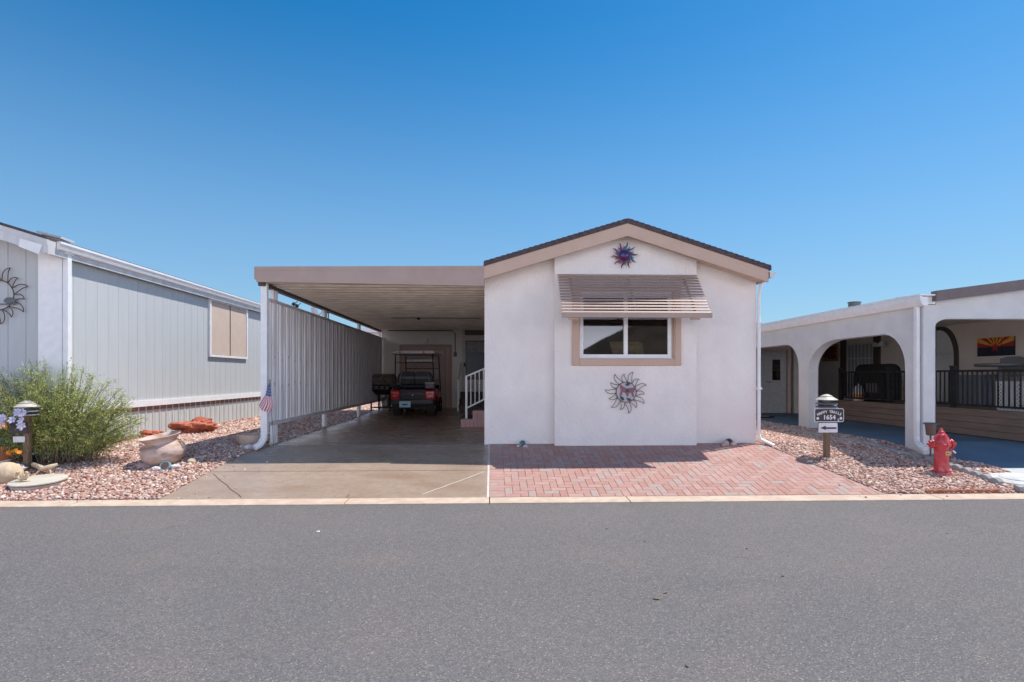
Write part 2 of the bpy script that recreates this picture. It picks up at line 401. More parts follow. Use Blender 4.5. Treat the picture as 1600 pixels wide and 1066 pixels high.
mb = MB().add([(XR, Y0, zg(Y0) + .004), (XR + .03, Y0, zg(Y0) + .004), (XR + .03, Y1, .004), (XR, Y1, .004)], [(0, 1, 2, 3)])
struct(mb, 'driveway_joint', 'jointpale')
# paver apron
bm = bmesh.new()
G = .0022
def brick(x0, y0, x1, y1, mi):
    x0 += G; y0 += G; x1 -= G; y1 -= G; c = .0035; j = random.uniform(-.0012, .0012)
    vs = []
    for (e, dz) in ((0, -.02), (0, -.003), (c, 0)):
        for (x, y) in ((x0 + e, y0 + e), (x1 - e, y0 + e), (x1 - e, y1 - e), (x0 + e, y1 - e)):
            vs.append(bm.verts.new((x, y, ZK * (1 - (y - Y0) / (Y1 - Y0)) + .006 + dz + j)))
    for a in (0, 4):
        for i in range(4):
            f = bm.faces.new((vs[a + i], vs[a + (i + 1) % 4], vs[a + 4 + (i + 1) % 4], vs[a + 4 + i])); f.material_index = mi
    f = bm.faces.new(vs[8:12]); f.material_index = mi
pm = lambda: random.choices(range(5), (40, 24, 14, 12, 10))[0]
XB = XR + .03
u = .1
for j in range(0, 25): brick(XB, Y0 + j * u, XB + .2, Y0 + (j + 1) * u, random.choice((0, 1, 1, 4)))
for i in range(-2, 78):
    for j in range(-2, 26):
        x = XB + .2 + i * u; y = Y0 + .0 + j * u
        r = (i - j) % 4
        if r == 0: brick(x, y, x + 2 * u, y + u, pm())
        elif r == 3: brick(x, y, x + u, y + 2 * u, pm())
def cut(co, no): bmesh.ops.bisect_plane(bm, geom=bm.verts[:] + bm.edges[:] + bm.faces[:], dist=1e-5, plane_co=co, plane_no=no, clear_outer=True)
E0, E1 = Vector(gnd(1384, 773)), Vector(gnd(1192, 694.5)); d = E1 - E0
PE = (E0, E1)
cut(E0, (d.y, -d.x, 0))
cut((0, Y0 + .004, 0), (0, -1, 0)); cut((0, Y1 + .05, 0), (0, 1, 0))
# left: only herringbone part may poke into the border; cut those by rebuilding
me = bpy.data.meshes.new('paver_apron')
for f in list(bm.faces):
    c = f.calc_center_median()
    if c.x < XB - .001: bm.faces.remove(f)
for m_ in PV: me.materials.append(m_)
bmesh.ops.recalc_face_normals(bm, faces=bm.faces)
bm.to_mesh(me); bm.free(); o = bpy.data.objects.new('paver_apron', me); COL.objects.link(o); o['kind'] = 'structure'
mb = MB().add([(XB, Y0, zg(Y0) - .004), (E0.x, Y0, zg(Y0) - .004), (E1.x, Y1, -.004), (XB, Y1, -.004)], [(0, 1, 2, 3)])
struct(mb, 'paver_bed', 'sand')
# neighbour's slab (right)
EB = [gnd(1414, 694), gnd(1484, 716), gnd(1529, 723.5), gnd(1562, 733), gnd(1602, 748)]
mb = MB()
fl = [(6.68, 22), (6.68, EB[0][1])] + [(p[0], p[1]) for p in EB[:4]]
yb = EB[3][1]
mb.add([(x, y, (zg(y) if y < Y1 else 0) + .012) for x, y in fl] , [])
# triangulated by strips in y
ysr = sorted(set([yb, EB[2][1], EB[1][1], EB[0][1], Y1, 22]))
def bx(y):
    if y >= EB[0][1]: return 6.68
    for p, q in zip(EB, EB[1:]):
        if q[1] <= y <= p[1]: return p[0] + (q[0] - p[0]) * (y - p[1]) / (q[1] - p[1])
    return EB[-1][0]
mb = MB()
for a, b in zip(ysr, ysr[1:]): mb.add([(bx(a), a, zg(a) + .012), (26, a, zg(a) + .012), (26, b, zg(b) + .012), (bx(b), b, zg(b) + .012)], [(0, 1, 2, 3)])
struct(mb, 'neighbour_slab', 'blue')
mb = MB(); ysr = [Y0, EB[4][1] if EB[4][1] > Y0 else Y0 + .3, yb - .01]
EX = EB[4][0] + (EB[4][0] - EB[3][0]) / (EB[4][1] - EB[3][1]) * (Y0 - EB[4][1])
for (a, xa), (b, xb) in (((Y0 + .005, EX), (EB[4][1], EB[4][0])), ((EB[4][1], EB[4][0]), (yb - .006, EB[3][0]))):
    mb.add([(xa, a, zg(a) + .012), (26, a, zg(a) + .012), (26, b, zg(b) + .012), (xb, b, zg(b) + .012)], [(0, 1, 2, 3)])
struct(mb, 'neighbour_driveway', 'paleconc')

# ---------------- gravel
def inpoly(x, y, poly):
    ins = np.zeros(len(x), bool); n = len(poly)
    for i in range(n):
        x1, y1 = poly[i]; x2, y2 = poly[(i + 1) % n]
        c = ((y1 > y) != (y2 > y)); xi = (x2 - x1) * (y - y1) / ((y2 - y1) or 1e-9) + x1
        ins ^= (c & (x < xi))
    return ins
def zgv(y): return ZK * (1 - np.clip((y - Y0) / (Y1 - Y0), 0, 1)) + np.where(y < Y0, .006, 0)
t_ = (1 + 5 ** .5) / 2
ICO = np.array([(-1, t_, 0), (1, t_, 0), (-1, -t_, 0), (1, -t_, 0), (0, -1, t_), (0, 1, t_), (0, -1, -t_), (0, 1, -t_), (t_, 0, -1), (t_, 0, 1), (-t_, 0, -1), (-t_, 0, 1)], float) / 1.902
ICF = np.array([(0, 11, 5), (0, 5, 1), (0, 1, 7), (0, 7, 10), (0, 10, 11), (1, 5, 9), (5, 11, 4), (11, 10, 2), (10, 7, 6), (7, 1, 8), (3, 9, 4), (3, 4, 2), (3, 2, 6), (3, 6, 8), (3, 8, 9), (4, 9, 5), (2, 4, 11), (6, 2, 10), (8, 6, 7), (9, 8, 1)])
OCT = np.array([(1, 0, 0), (-1, 0, 0), (0, 1, 0), (0, -1, 0), (0, 0, 1), (0, 0, -1)], float)
OCF = np.array([(0, 2, 4), (2, 1, 4), (1, 3, 4), (3, 0, 4), (2, 0, 5), (1, 2, 5), (3, 1, 5), (0, 3, 5)])
def gravel(name, poly, dens, size, weights, ico=True, holes=()):
    p = np.array(poly); x0, y0 = p.min(0); x1, y1 = p.max(0)
    n = int((x1 - x0) * (y1 - y0) * dens)
    x = rng.uniform(x0, x1, n); y = rng.uniform(y0, y1, n); k = inpoly(x, y, poly)
    for (hx, hy, hr) in holes: k &= ((x - hx) ** 2 + (y - hy) ** 2 > hr ** 2)
    x, y = x[k], y[k]; n = len(x)
    B, FC = (ICO, ICF) if ico else (OCT, OCF)
    nv = len(B)
    v = B[None] * (1 + rng.uniform(-.42, .36, (n, nv, 1)))
    s = size * (.42 + rng.gamma(2.2, .22, (n, 1, 1)).clip(0, 1.3)) * np.stack([rng.uniform(.8, 1.35, n), rng.uniform(.6, 1.0, n), rng.uniform(.4, .8, n)], 1)[:, None, :]
    v = v * s
    a = rng.uniform(-.6, .6, n); ca, sa = np.cos(a)[:, None], np.sin(a)[:, None]
    y_, z_ = v[..., 1] * ca - v[..., 2] * sa, v[..., 1] * sa + v[..., 2] * ca
    a = rng.uniform(0, 6.28, n); ca, sa = np.cos(a)[:, None], np.sin(a)[:, None]
    X = v[..., 0] * ca - y_ * sa; Yv = v[..., 0] * sa + y_ * ca
    zz = zgv(y) + rng.uniform(-.002, size * .55, n)
    V = np.stack([X + x[:, None], Yv + y[:, None], z_ + zz[:, None]], 2).reshape(-1, 3)
    FF = (FC[None] + (np.arange(n) * nv)[:, None, None]).reshape(-1, 3)
    me = bpy.data.meshes.new(name); me.vertices.add(len(V)); me.vertices.foreach_set('co', V.astype(np.float32).ravel())
    me.loops.add(FF.size); me.loops.foreach_set('vertex_index', FF.astype(np.int32).ravel())
    me.polygons.add(len(FF)); me.polygons.foreach_set('loop_start', np.arange(0, FF.size, 3, dtype=np.int32))
    mi = rng.choice(len(GR), n, p=weights); me.polygons.foreach_set('material_index', np.repeat(mi, len(FC)).astype(np.int32))
    for g in GR: me.materials.append(g)
    me.update(calc_edges=True); o = bpy.data.objects.new(name, me); COL.objects.link(o); return o
W = [.26, .22, .16, .10, .08, .08, .10]
D0 = (L0[0] + (L1[0] - L0[0]) * (Y0 - L0[1]) / (L1[1] - L0[1]), Y0 + .03)
polyL = [(-13, Y0 + .03), D0, (L1[0], L1[1]), (-3.6, 9.6), (-3.6, 11), (-6.45, 11), (-6.45, 8.65), (-13, 8.65)]
o = gravel('gravel', polyL, 2300, .0215, W); tag(o, 'pink and rust landscaping gravel covering the left yard beside the driveway', 'gravel', kind='stuff')
o = gravel('gravel', [(-3.6, 11), (-3.6, 23), (-6.45, 23), (-6.45, 11)], 800, .032, W, ico=False); tag(o, 'pink gravel strip behind the metal screen along the grey house', 'gravel', kind='stuff')
ex = lambda y: PE[0].x + (PE[1].x - PE[0].x) * (y - PE[0].y) / (PE[1].y - PE[0].y)
polyR = [(ex(Y0) + .01, Y0 + .03), (PE[1].x + .01, PE[1].y), (4.42, 11.5), (6.7, 11.5), (6.7, EB[0][1])] + [(p[0], p[1]) for p in EB[1:]] + [(EX, Y0 + .03)]
o = gravel('gravel', polyR, 2300, .0215, W); tag(o, 'pink gravel bed with the hydrant and house number post', 'gravel', kind='stuff')
o = gravel('gravel', [(4.42, 11.5), (6.7, 11.5), (6.7, 17), (4.42, 17)], 600, .032, W, ico=False); tag(o, 'pink gravel strip between the cream house and the arcade', 'gravel', kind='stuff')
o = gravel('gravel', [(-13, 6.9), (L0[0] + .6, 6.9), (L0[0] + 1.0, 7.5), (L1[0] + .35, L1[1]), (L1[0], L1[1]), D0, (-13, Y0 + .03)], 9, .017, W); tag(o, 'few loose pebbles strayed onto the kerb and drive at left', 'pebbles', kind='stuff')
o = gravel('gravel', [(ex(Y0) - .5, 6.9), (9.5, 6.9), (9.5, Y0 + .03), (ex(Y0) + .01, Y0 + .03), (PE[1].x + .01, PE[1].y), (PE[1].x - .2, PE[1].y), (ex(Y0) - .5, 7.2)], 14, .016, W); tag(o, 'few loose pebbles strayed onto the kerb and pavers at right', 'pebbles', kind='stuff')
mb = MB()
for a, b in ((Y0, 7.8), (7.8, 8.6), (8.6, Y1)):
    mb.add([(-14, a, zg(a) - .004), (lx(a) - .01, a, zg(a) - .004), (lx(b) - .01, b, zg(b) - .004), (-14, b, zg(b) - .004)], [(0, 1, 2, 3)])
    mb.add([(ex(a) + .01, a, zg(a) - .004), (12, a, zg(a) - .004), (12, b, zg(b) - .004), (ex(b) + .01, b, zg(b) - .004)], [(0, 1, 2, 3)])
mb.add([(-6.5, Y1, -.004), (-3.6, Y1, -.004), (-3.6, 30, -.004), (-6.5, 30, -.004)], [(0, 1, 2, 3)])
mb.add([(4.3, Y1, -.004), (6.8, Y1, -.004), (6.8, 19, -.004), (4.3, 19, -.004)], [(0, 1, 2, 3)])
struct(mb, 'gravel_bed', GR[5])
# hills across the street (behind the camera, seen only mirrored in the panes)
mb = MB(); vs = []; fs = []
xs = np.linspace(-160, 160, 60)
for i, x in enumerate(xs):
    h = 2.0 + 9.5 * math.exp(-((x - 31) / 14) ** 2) + .8 * math.sin(x * .11) + .4 * math.sin(x * .37)
    vs += [(x, -50, -.55), (x, -66, h * .55), (x, -80, h), (x, -120, -.55)]
for i in range(59):
    for k in range(3): fs.append((4 * i + k, 4 * i + k + 1, 4 * i + 5 + k, 4 * i + 4 + k))
mb.add(vs, fs); struct(mb, 'hills', 'hill', smooth=True)

# ================================================================== MAIN HOUSE
YF = 9.264; YB = 9.15; YR = 8.91
XW0, XW1 = -.136, 4.40
zEl, zEr, zPk, XP = 2.93, 2.90, 3.63, 2.15
H = thing('house', (XP, 14, 0), 'cream stucco mobile home with brown gabled roof trim and slatted window awning', 'house')
sl = (zPk - zEl) / (XP - XW0)
def rz(x, off=0): return (zPk - sl * (XP - x) if x < XP else zPk - (zPk - zEr) / (4.44 - XP) * (x - XP)) - off
WT = .10
mb = MB()
_a, _b, _z = onY(905, 560, 9.15)[0], onY(1054, 560, 9.15)[0], onY(980, 560.5, 9.15)[2]
mb.prism([(XW0, -.25), (_a, -.25), (_a, rz(_a, WT)), (XW0, rz(XW0, WT))], 'y', YF, YF + .15)
mb.prism([(_b, -.25), (XW1, -.25), (XW1, rz(XW1, WT)), (_b, rz(_b, WT))], 'y', YF, YF + .15)
mb.prism([(_a, -.25), (_b, -.25), (_b, _z), (_a, _z)], 'y', YF, YF + .15)
mb.prism([(_a, 2.5), (_b, 2.5), (_b, rz(_b, WT)), (XP, rz(XP, WT)), (_a, rz(_a, WT))], 'y', YF, YF + .15)
mb.box(XW0, XW0 + .15, YF + .15, 21, -.25, rz(XW0, WT)); mb.box(XW1 - .15, XW1, YF + .15, 21, -.25, rz(XW1, WT))
mb.prism([(XW0, -.1), (XW1, -.1), (XW1, rz(XW1, WT)), (XP, rz(XP, WT)), (XW0, rz(XW0, WT))], 'y', 21, 21.15)
wall = mb.build('wall', 'stucco', H)
# projecting panel, with real window hole
bxl, bxr = onY(866.5, 600, YB)[0], onY(1088.5, 600, YB)[0]
wx0, wx1 = onY(905, 560, YB)[0], onY(1054, 560, YB)[0]
wz0, wz1 = onY(980, 560.5, YB)[2], 2.50
mb = MB()
mb.box(bxl, wx0, YB, YF - .003, -.3, rz(bxl, WT)); 
mb = MB()
mb.prism([(bxl, -.3), (wx0, -.3), (wx0, rz(wx0, WT)), (bxl, rz(bxl, WT))], 'y', YB, YF - .003)
mb.prism([(wx1, -.3), (bxr, -.3), (bxr, rz(bxr, WT)), (wx1, rz(wx1, WT))], 'y', YB, YF - .003)
mb.prism([(wx0, -.3), (wx1, -.3), (wx1, wz0), (wx0, wz0)], 'y', YB, YF - .003)
mb.prism([(wx0, wz1), (wx1, wz1), (wx1, rz(wx1, WT)), (XP, rz(XP, WT)), (wx0, rz(wx0, WT))], 'y', YB, YF - .003)
mb.build('wall_panel', 'stucco', H)
# roof
mb = MB()
tl, tr = XW0 - .0, 4.46
def roofslab(z_off, th, y0, y1, xl, xr, mi):
    mb.prism([(xl, rz(xl, z_off)), (XP, rz(XP, z_off)), (XP, rz(XP, z_off + th)), (xl, rz(xl, z_off + th))], 'y', y0, y1, mi)
    mb.prism([(XP, rz(XP, z_off)), (xr, rz(xr, z_off)), (xr, rz(xr, z_off + th)), (XP, rz(XP, z_off + th))], 'y', y0, y1, mi)
roofslab(0, .068, YR - .02, 21.5, tl - .01, tr + .01, 0)
k = 0
yy = YR - .03
mb.build('roof', 'shingle', H)
# shingle butts along the rake
mb = MB(); n = 26
for i in range(n):
    a = tl + (XP - tl) * i / n; b = tl + (XP - tl) * (i + 1) / n
    mb.prism([(a, rz(a, -.012)), (b, rz(b, -.002)), (b, rz(b, .01)), (a, rz(a, .01))], 'y', YR - .025, YR + .5)
    a = XP + (tr - XP) * i / n; b = XP + (tr - XP) * (i + 1) / n
    mb.prism([(a, rz(a, -.002)), (b, rz(b, -.012)), (b, rz(b, .01)), (a, rz(a, .01))], 'y', YR - .025, YR + .5)
mb.build('shingles', 'shingle', H)
mb = MB(); roofslab(.070, .20, YR, YR + .04, tl, tr - .03, 0); mb.build('fascia', 'brown', H)
mb = MB(); roofslab(.20, .02, YR + .041, YF - .002, tl + .001, tr - .034, 0); mb.build('soffit', 'soffit', H)
mb = MB(); mb.box(tr - .03, tr - .005, YR + .04, 21.4, rz(tr) - .23, rz(tr) - .07); mb.build('fascia', 'brown', H)
# gutter + downspout right
mb = MB(); zt = rz(tr) - .09
mb.prism([(tr, zt), (tr + .10, zt), (tr + .095, zt - .04), (tr + .06, zt - .09), (tr, zt - .10)], 'y', YR + .01, 21.3)
mb.build('gutter', 'metalw', H)
xd = XW1 + .03
mb = MB()
mb.tube([(tr + .03, YF - .02, zt - .08), (xd + .01, YF - .03, zt - .3), (xd, YF - .03, zt - .4), (xd, YF - .03, .16), (xd + .02, YF - .06, .07), (xd + .16, YF - .22, -.015)], .027, 6)
mb.box(xd - .04, xd + .04, YF - .07, YF + .01, .9, .93); mb.box(xd - .04, xd + .04, YF - .07, YF + .01, 2.0, 2.03)
mb.build('downspout', 'white', H)
# window
tx0, tx1 = onY(893.6, 570, YB)[0], onY(1063.6, 570, YB)[0]; tz0 = onY(980, 571.5, YB)[2]
Wn = None
mb = MB(); y0, y1 = YB - .035, YB - .002
mb.box(tx0, wx0, y0, y1, tz0, wz1 + .1); mb.box(wx1, tx1, y0, y1, tz0, wz1 + .1); mb.box(wx0, wx1, y0, y1, tz0, wz0); mb.box(wx0, wx1, y0, y1, wz1, wz1 + .1)
Wn = mb.build('window', 'brown', H, bevel=.008); Wn['label'] = 'white sliding window in a brown stucco surround'
fx0, fx1 = onY(905.8, 560, YB)[0], onY(1050, 560, YB)[0]; mid = onY(978.3, 560, YB)[0]
mb = MB(); ya, yb_ = YB + .02, YB + .07; ft = .062
mb.box(fx0, fx0 + ft, ya, yb_, wz0, wz1); mb.box(fx1 - ft, fx1, ya, yb_, wz0, wz1); mb.box(fx0 + ft, fx1 - ft, ya, yb_, wz0, wz0 + .07); mb.box(fx0 + ft, fx1 - ft, ya, yb_, wz1 - .06, wz1)
mb.box(mid - .032, mid + .032, ya - .006, yb_, wz0 + .07, wz1 - .06)
mb.box(fx0 - .005, fx1 + .005, ya - .03, ya - .002, wz0 + .002, wz0 + .022)
mb.build('frame', 'white', Wn, bevel=.004)
mb = MB(); mb.box(fx0 + ft, mid - .033, YB + .052, YB + .056, wz0 + .07, wz1 - .06); mb.build('pane', 'glass', Wn)
mb = MB(); mb.box(mid + .033, fx1 - ft, YB + .045, YB + .049, wz0 + .07, wz1 - .06); mb.build('pane', 'glass', Wn)
mb = MB(); mb.box(wx1 - .06, wx1 - .002, YB + .03, YB + .1, wz0, wz1); mb.build('reveal', 'brown', Wn)
# dark room behind: blind + pillow
mb = MB(); zb_ = YB + .075
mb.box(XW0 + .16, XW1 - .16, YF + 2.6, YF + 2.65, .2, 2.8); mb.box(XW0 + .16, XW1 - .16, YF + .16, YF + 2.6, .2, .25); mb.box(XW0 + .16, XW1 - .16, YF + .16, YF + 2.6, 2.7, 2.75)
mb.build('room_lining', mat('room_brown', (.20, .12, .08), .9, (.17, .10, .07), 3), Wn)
mb = MB()
for k in range(6): z = wz1 - .08 - k * .045; mb.beam((fx0 + ft, YF + .03, z), (fx1 - ft, YF + .03, z), .03, .004, up=(0, -.8, 1))
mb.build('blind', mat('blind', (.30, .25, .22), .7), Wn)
mb = MB(); YP = YF + .28
pl = [onY(952, 534, YP), onY(1003, 533.5, YP), onY(1006, 556, YP), onY(958, 556, YP)]
vs = []; fs = []; n = 8
for s_ in (-1, 1):
    for i in range(n + 1):
        for j in range(n + 1):
            a, b = i / n, j / n
            x = (pl[0][0] * (1 - a) + pl[1][0] * a) * (1 - b) + (pl[3][0] * (1 - a) + pl[2][0] * a) * b
            z = (pl[0][2] * (1 - a) + pl[1][2] * a) * (1 - b) + (pl[3][2] * (1 - a) + pl[2][2] * a) * b
            vs.append((x, YP + s_ * .07 * (16 * a * (1 - a) * b * (1 - b)) ** .5, z))
for k in range(2):
    for i in range(n):
        for j in range(n):
            q = k * (n + 1) ** 2 + i * (n + 1) + j; fs.append((q, q + 1, q + n + 2, q + n + 1))
mb.add(vs, fs); PWL = mb
solo(PWL, 'pillow', mat('pillow', (.62, .50, .30), .9, (.40, .33, .18), 18), (pl[3][0], YP, pl[3][2]), 'tan patterned cushion standing inside the front window', 'pillow', smooth=True)
# awning
ax0, ax1 = onY(871, 431, YB)[0], 3.34
A = MB(); YA = 8.50; za, zb2 = 2.765, 2.085; yt = YB - .04
ns = 14
for i in range(ns):
    t = i / (ns - 1); y = yt + (YA + .03 - yt) * t; z = za + (zb2 + .02 - za) * t
    A.beam((ax0, y, z), (ax1, y, z), .064, .006, up=(0, -.62, 1))
aw = A.build('awning', 'awning', H); aw['label'] = 'brown metal slatted awning over the front window'
mb = MB(); mb.box(ax0 - .01, ax1 + .01, YA - .02, YA + .02, zb2 - .075, zb2 + .005); mb.build('front_bar', 'awning', aw, bevel=.004)
mb = MB()
for x in (ax0 + .2, mid + .02, ax1 - .22): mb = MB(); mb.beam((x, yt, za - .045), (x, YA + .02, zb2 - .035), .03, .03); mb.build('rafter', 'awning', aw)
for x in (ax0 + .10, ax1 - .30): mb = MB(); mb.box(x, x + .14, YA + .03, YA + .07, 1.985, 2.01); mb.build('bracket', 'brown', aw)
# ---- rear wing wall across carport
YW = 18.4
mb = MB()
dr = (onY(624.5, 600, YW)[0], onY(706, 600, YW)[0], onY(650, 538.5, YW)[2])
mb.box(-3.6, XW0, YW, YW + .15, -.1, 3.0)
mb.build('rear_wall', mat('stucco_rear', (.88, .81, .72), .9, (.86, .79, .70), 4, .5, 40), H)
DD = MB(); DD.box(dr[0] + .09, dr[1] - .09, YW - .03, YW - .004, .06, dr[2] - .09)
dd = DD.build('storage_door', 'door', H); dd['label'] = 'wide beige storage door behind the golf cart'
mb = MB(); mb.box(dr[0], dr[0] + .09, YW - .05, YW - .002, .06, dr[2]); mb.box(dr[1] - .09, dr[1], YW - .05, YW - .002, .06, dr[2]); mb.box(dr[0] + .09, dr[1] - .09, YW - .05, YW - .002, dr[2] - .09, dr[2])
mb.build('frame', 'brown', dd, bevel=.006)
mb = MB(); xx = dr[1] - .22
mb.box(xx, xx + .012, YW - .034, YW - .031, .1, dr[2] - .12); mb.build('panel_line', 'dark', dd); mb = MB(); mb.box(dr[0] + .2, xx, YW - .034, YW - .031, dr[2] - .16, dr[2] - .15); mb.build('panel_line', 'dark', dd)
mb = MB(); q = onY(666, 532, YW); mb.box(q[0] - .05, q[0] + .05, YW - .13, YW, q[2] - .10, q[2] + .08); mb.box(q[0] + .04, q[0] + .10, YW - .09, YW, q[2] - .04, q[2] + .03)
mb.build('wall_lamp', 'white', H, bevel=.01)
mb = MB(); q = onY(711, 515, YW); q2 = onY(711.5, 552, YW)
mb.tube([(-3.4, YW - .02, 2.60), (q[0] - .1, YW - .02, 2.60), (q[0], YW - .02, 2.52), (q2[0], YW - .02, q2[2])], .016, 6); mb.box(q2[0] - .05, q2[0] + .05, YW - .07, YW, q2[2] - .11, q2[2] + .02); mb.build('conduit', 'greypl', H)
# entry door on rear wall with raised landing
ex0, ex1 = onY(722, 600, YW)[0], -.15
zl = .62
ED = MB(); dT = onY(740, 527, YW)[2]
ED.box(ex0 + .06, ex1, YW - .04, YW - .004, zl, dT)
ed = ED.build('entry_door', 'doorw', H); ed['label'] = 'pale screen door with glass and a diamond lattice'
gx0 = onY(729, 600, YW)[0]; gz0, gz1, gz2 = onY(730, 592, YW)[2], onY(730, 551, YW)[2], onY(730, 534, YW)[2]
mb = MB(); mb.box(gx0, ex1 - .02, YW - .052, YW - .046, gz0, gz1); mb.build('pane', mat('dark_glass', (.04, .05, .065), .3, spec=.25), ed)
mb = MB(); mb.box(gx0 - .03, ex1, YW - .045, YW - .041, gz0 - .03, gz2 + .03); mb.build('pane_backing', 'dark', ed)
mb = MB(); n = 9
for i in range(-5, 12):
    for s in (1, -1):
        a = gx0 + i * .075; z0 = gz1
        p = (a, z0), (a + (gz2 - gz1) * 1, gz2)
        if s < 0: p = (a + (gz2 - gz1), z0), (a, gz2)
        x0_, x1_ = p[0][0], p[1][0]
        def cl(x, z, X, Z):
            return x, z
        lo_, hi_ = gx0, ex1 - .02
        (xa, z_a), (xb, z_b) = p
        def at(xq): return z_a + (z_b - z_a) * (xq - xa) / (xb - xa)
        A_, B_ = min(xa, xb), max(xa, xb)
        if B_ <= lo_ or A_ >= hi_: continue
        A_, B_ = max(A_, lo_), min(B_, hi_)
        mb.beam((A_, YW - .055, at(A_)), (B_, YW - .055, at(B_)), .006, .022, up=(0, 0, 1))
mb.build('lattice', 'lattice', ed)
mb = MB(); q = onY(726, 569, YW); mb.box(q[0] - .02, q[0] + .02, YW - .09, YW - .04, q[2] - .08, q[2] + .04); mb.build('handle', 'black', ed)
mb = MB(); mb.box(ex0, ex0 + .06, YW - .06, YW - .002, zl, 2.62); mb.box(ex0 + .06, ex1, YW - .06, YW - .002, dT, dT + .06); mb.build('frame', 'doorw', ed)
TR = MB(); t0, t1 = onY(740, 524, YW)[2], onY(740, 515.5, YW)[2]
TR.box(ex0 + .08, ex1, YW - .03, YW - .008, t0, t1); tr_ = TR.build('transom_window', 'glass', H)
mb = MB(); mb.box(ex0 + .06, ex1, YW - .05, YW - .004, t0 - .03, t0); mb.box(ex0 + .06, ex1, YW - .05, YW - .004, t1, t1 + .03); mb.box(ex0 + .06, ex0 + .08, YW - .05, YW - .004, t0, t1); mb.build('frame', 'white', tr_)

# steps at rear door
ST = thing('steps', (-.6, YW - .7, .05), 'dark carpeted landing steps below the lattice screen door', 'steps')
mb = MB()
for i in range(3): mb.box(ex0 - .02, XW0 - .002, YW - 1.5 + i * .4, YW - .07, .05 + i * .19, .05 + (i + 1) * .19)
mb.build('tread', 'tread', ST)
rx = onY(716, 600, YW - 1.4)[0]
mb = MB(); mb.beam((rx, YW - 1.4, .06), (rx, YW - 1.4, 1.02), .05, .05); mb.beam((rx, YW - 1.4, 1.0), (rx, YW - .1, 1.55), .035, .035); mb.beam((rx, YW - .1, .6), (rx, YW - .1, 1.56), .04, .04); mb.build('railing', 'white', ST)
# pink side steps
YS = 12.4
sx = onY(720.3, 660, YS)[0]; sx2 = onY(738.5, 650, YS)[0]
ST = thing('steps', (sx + .3, YS + .5, 0), 'pink panelled side steps with a white railing beside the cream house', 'steps')
mb = MB(); zt1, zt2 = onY(725, 654, YS)[2], onY(745, 640.5, YS)[2]
mb.box(sx, XW0 - .002, YS, YS + 1.2, 0, zt1 - .02); mb.box(sx2, XW0 - .002, YS, YS + 1.2, zt1 - .02, zt2 - .02)
for (a, b, z0, z1) in ((sx, XW0 - .002, zt1 - .075, zt1 - .025), (sx2, XW0 - .002, zt2 - .075, zt2 - .025), (sx, sx + .05, 0, zt1 - .075), (sx2, sx2 + .05, zt1 - .025, zt2 - .075)):
    mb.box(a, b, YS - .012, YS - .001, z0, z1)
mb.build('riser', 'pinkstep', ST)
mb = MB(); x = sx + .1; pl_n = 0
while x < XW0 - .03: mb = MB(); mb.box(x, x + .006, YS - .003, YS - .001, .01, (zt1 if x < sx2 else zt2) - .08); x += .085; mb.build('panel_line', 'dark', ST)
mb = MB(); mb.box(sx - .015, sx2 + .003, YS - .01, YS + 1.2, zt1 - .018, zt1); mb.box(sx2 - .015, XW0 - .002, YS - .01, YS + 1.2, zt2 - .018, zt2); mb.build('tread', 'tread', ST)
px_ = onY(728.5, 600, YS)[0]; pzt = onY(728, 587, YS)[2]
ra0, ra1 = onY(729, 588, YS), onY(757, 576, YS); rb0, rb1 = onY(729, 638, YS), onY(757, 624, YS)
mb = MB(); mb.beam((px_, YS + .04, zt1), (px_, YS + .04, pzt), .045, .045)
ext = lambda p, q, x: (x, YS + .04, p[2] + (q[2] - p[2]) * (x - p[0]) / (q[0] - p[0]))
mb.beam(ext(ra0, ra1, px_), ext(ra0, ra1, XW0), .028, .035); mb.beam(ext(rb0, rb1, px_), ext(rb0, rb1, XW0), .028, .03)
x = px_ + .1
while x < XW0: mb.beam(ext(rb0, rb1, x), ext(ra0, ra1, x), .018, .018); x += .092
mb.build('railing', 'white', ST)

# ================================================================== CARPORT
ZC = 2.66
CP = thing('carport', (-1.9, 13, 0), 'open carport with flat brown fronted roof and corrugated metal ceiling', 'carport')
cl = onY(397, 417, YR); cr_ = onY(760, 416, YR); cbl = onY(400, 440.5, YR); cbr = onY(760, 447, YR)
mb = MB()
mb.prism([(cl[0] + .03, cbl[2]), (XW0 - .001, cbr[2]), (XW0 - .001, cr_[2]), (cl[0] + .03, cl[2])], 'y', YR, YR + .05)
mb.build('fascia', 'fascia', CP, bevel=.004)
mb = MB()  # top lip and left end cap
mb.prism([(cl[0] + .03, cl[2] - .055), (XW0 - .001, cr_[2] - .055), (XW0 - .001, cr_[2] + .004), (cl[0] + .03, cl[2] + .004)], 'y', YR - .006, YR - .0005)
mb.box(cl[0], cl[0] + .029, YR, YR + .5, cbl[2] + .045, cl[2]); mb.box(cl[0], cl[0] + .029, YR + .501, YW + .3, ZC + .0, cl[2])
mb.box(cl[0] + .01, cl[0] + .10, YR + .052, YR + .5, cbl[2] + .03, cbl[2] + .045)
mb.build('gutter', 'fascia', CP)

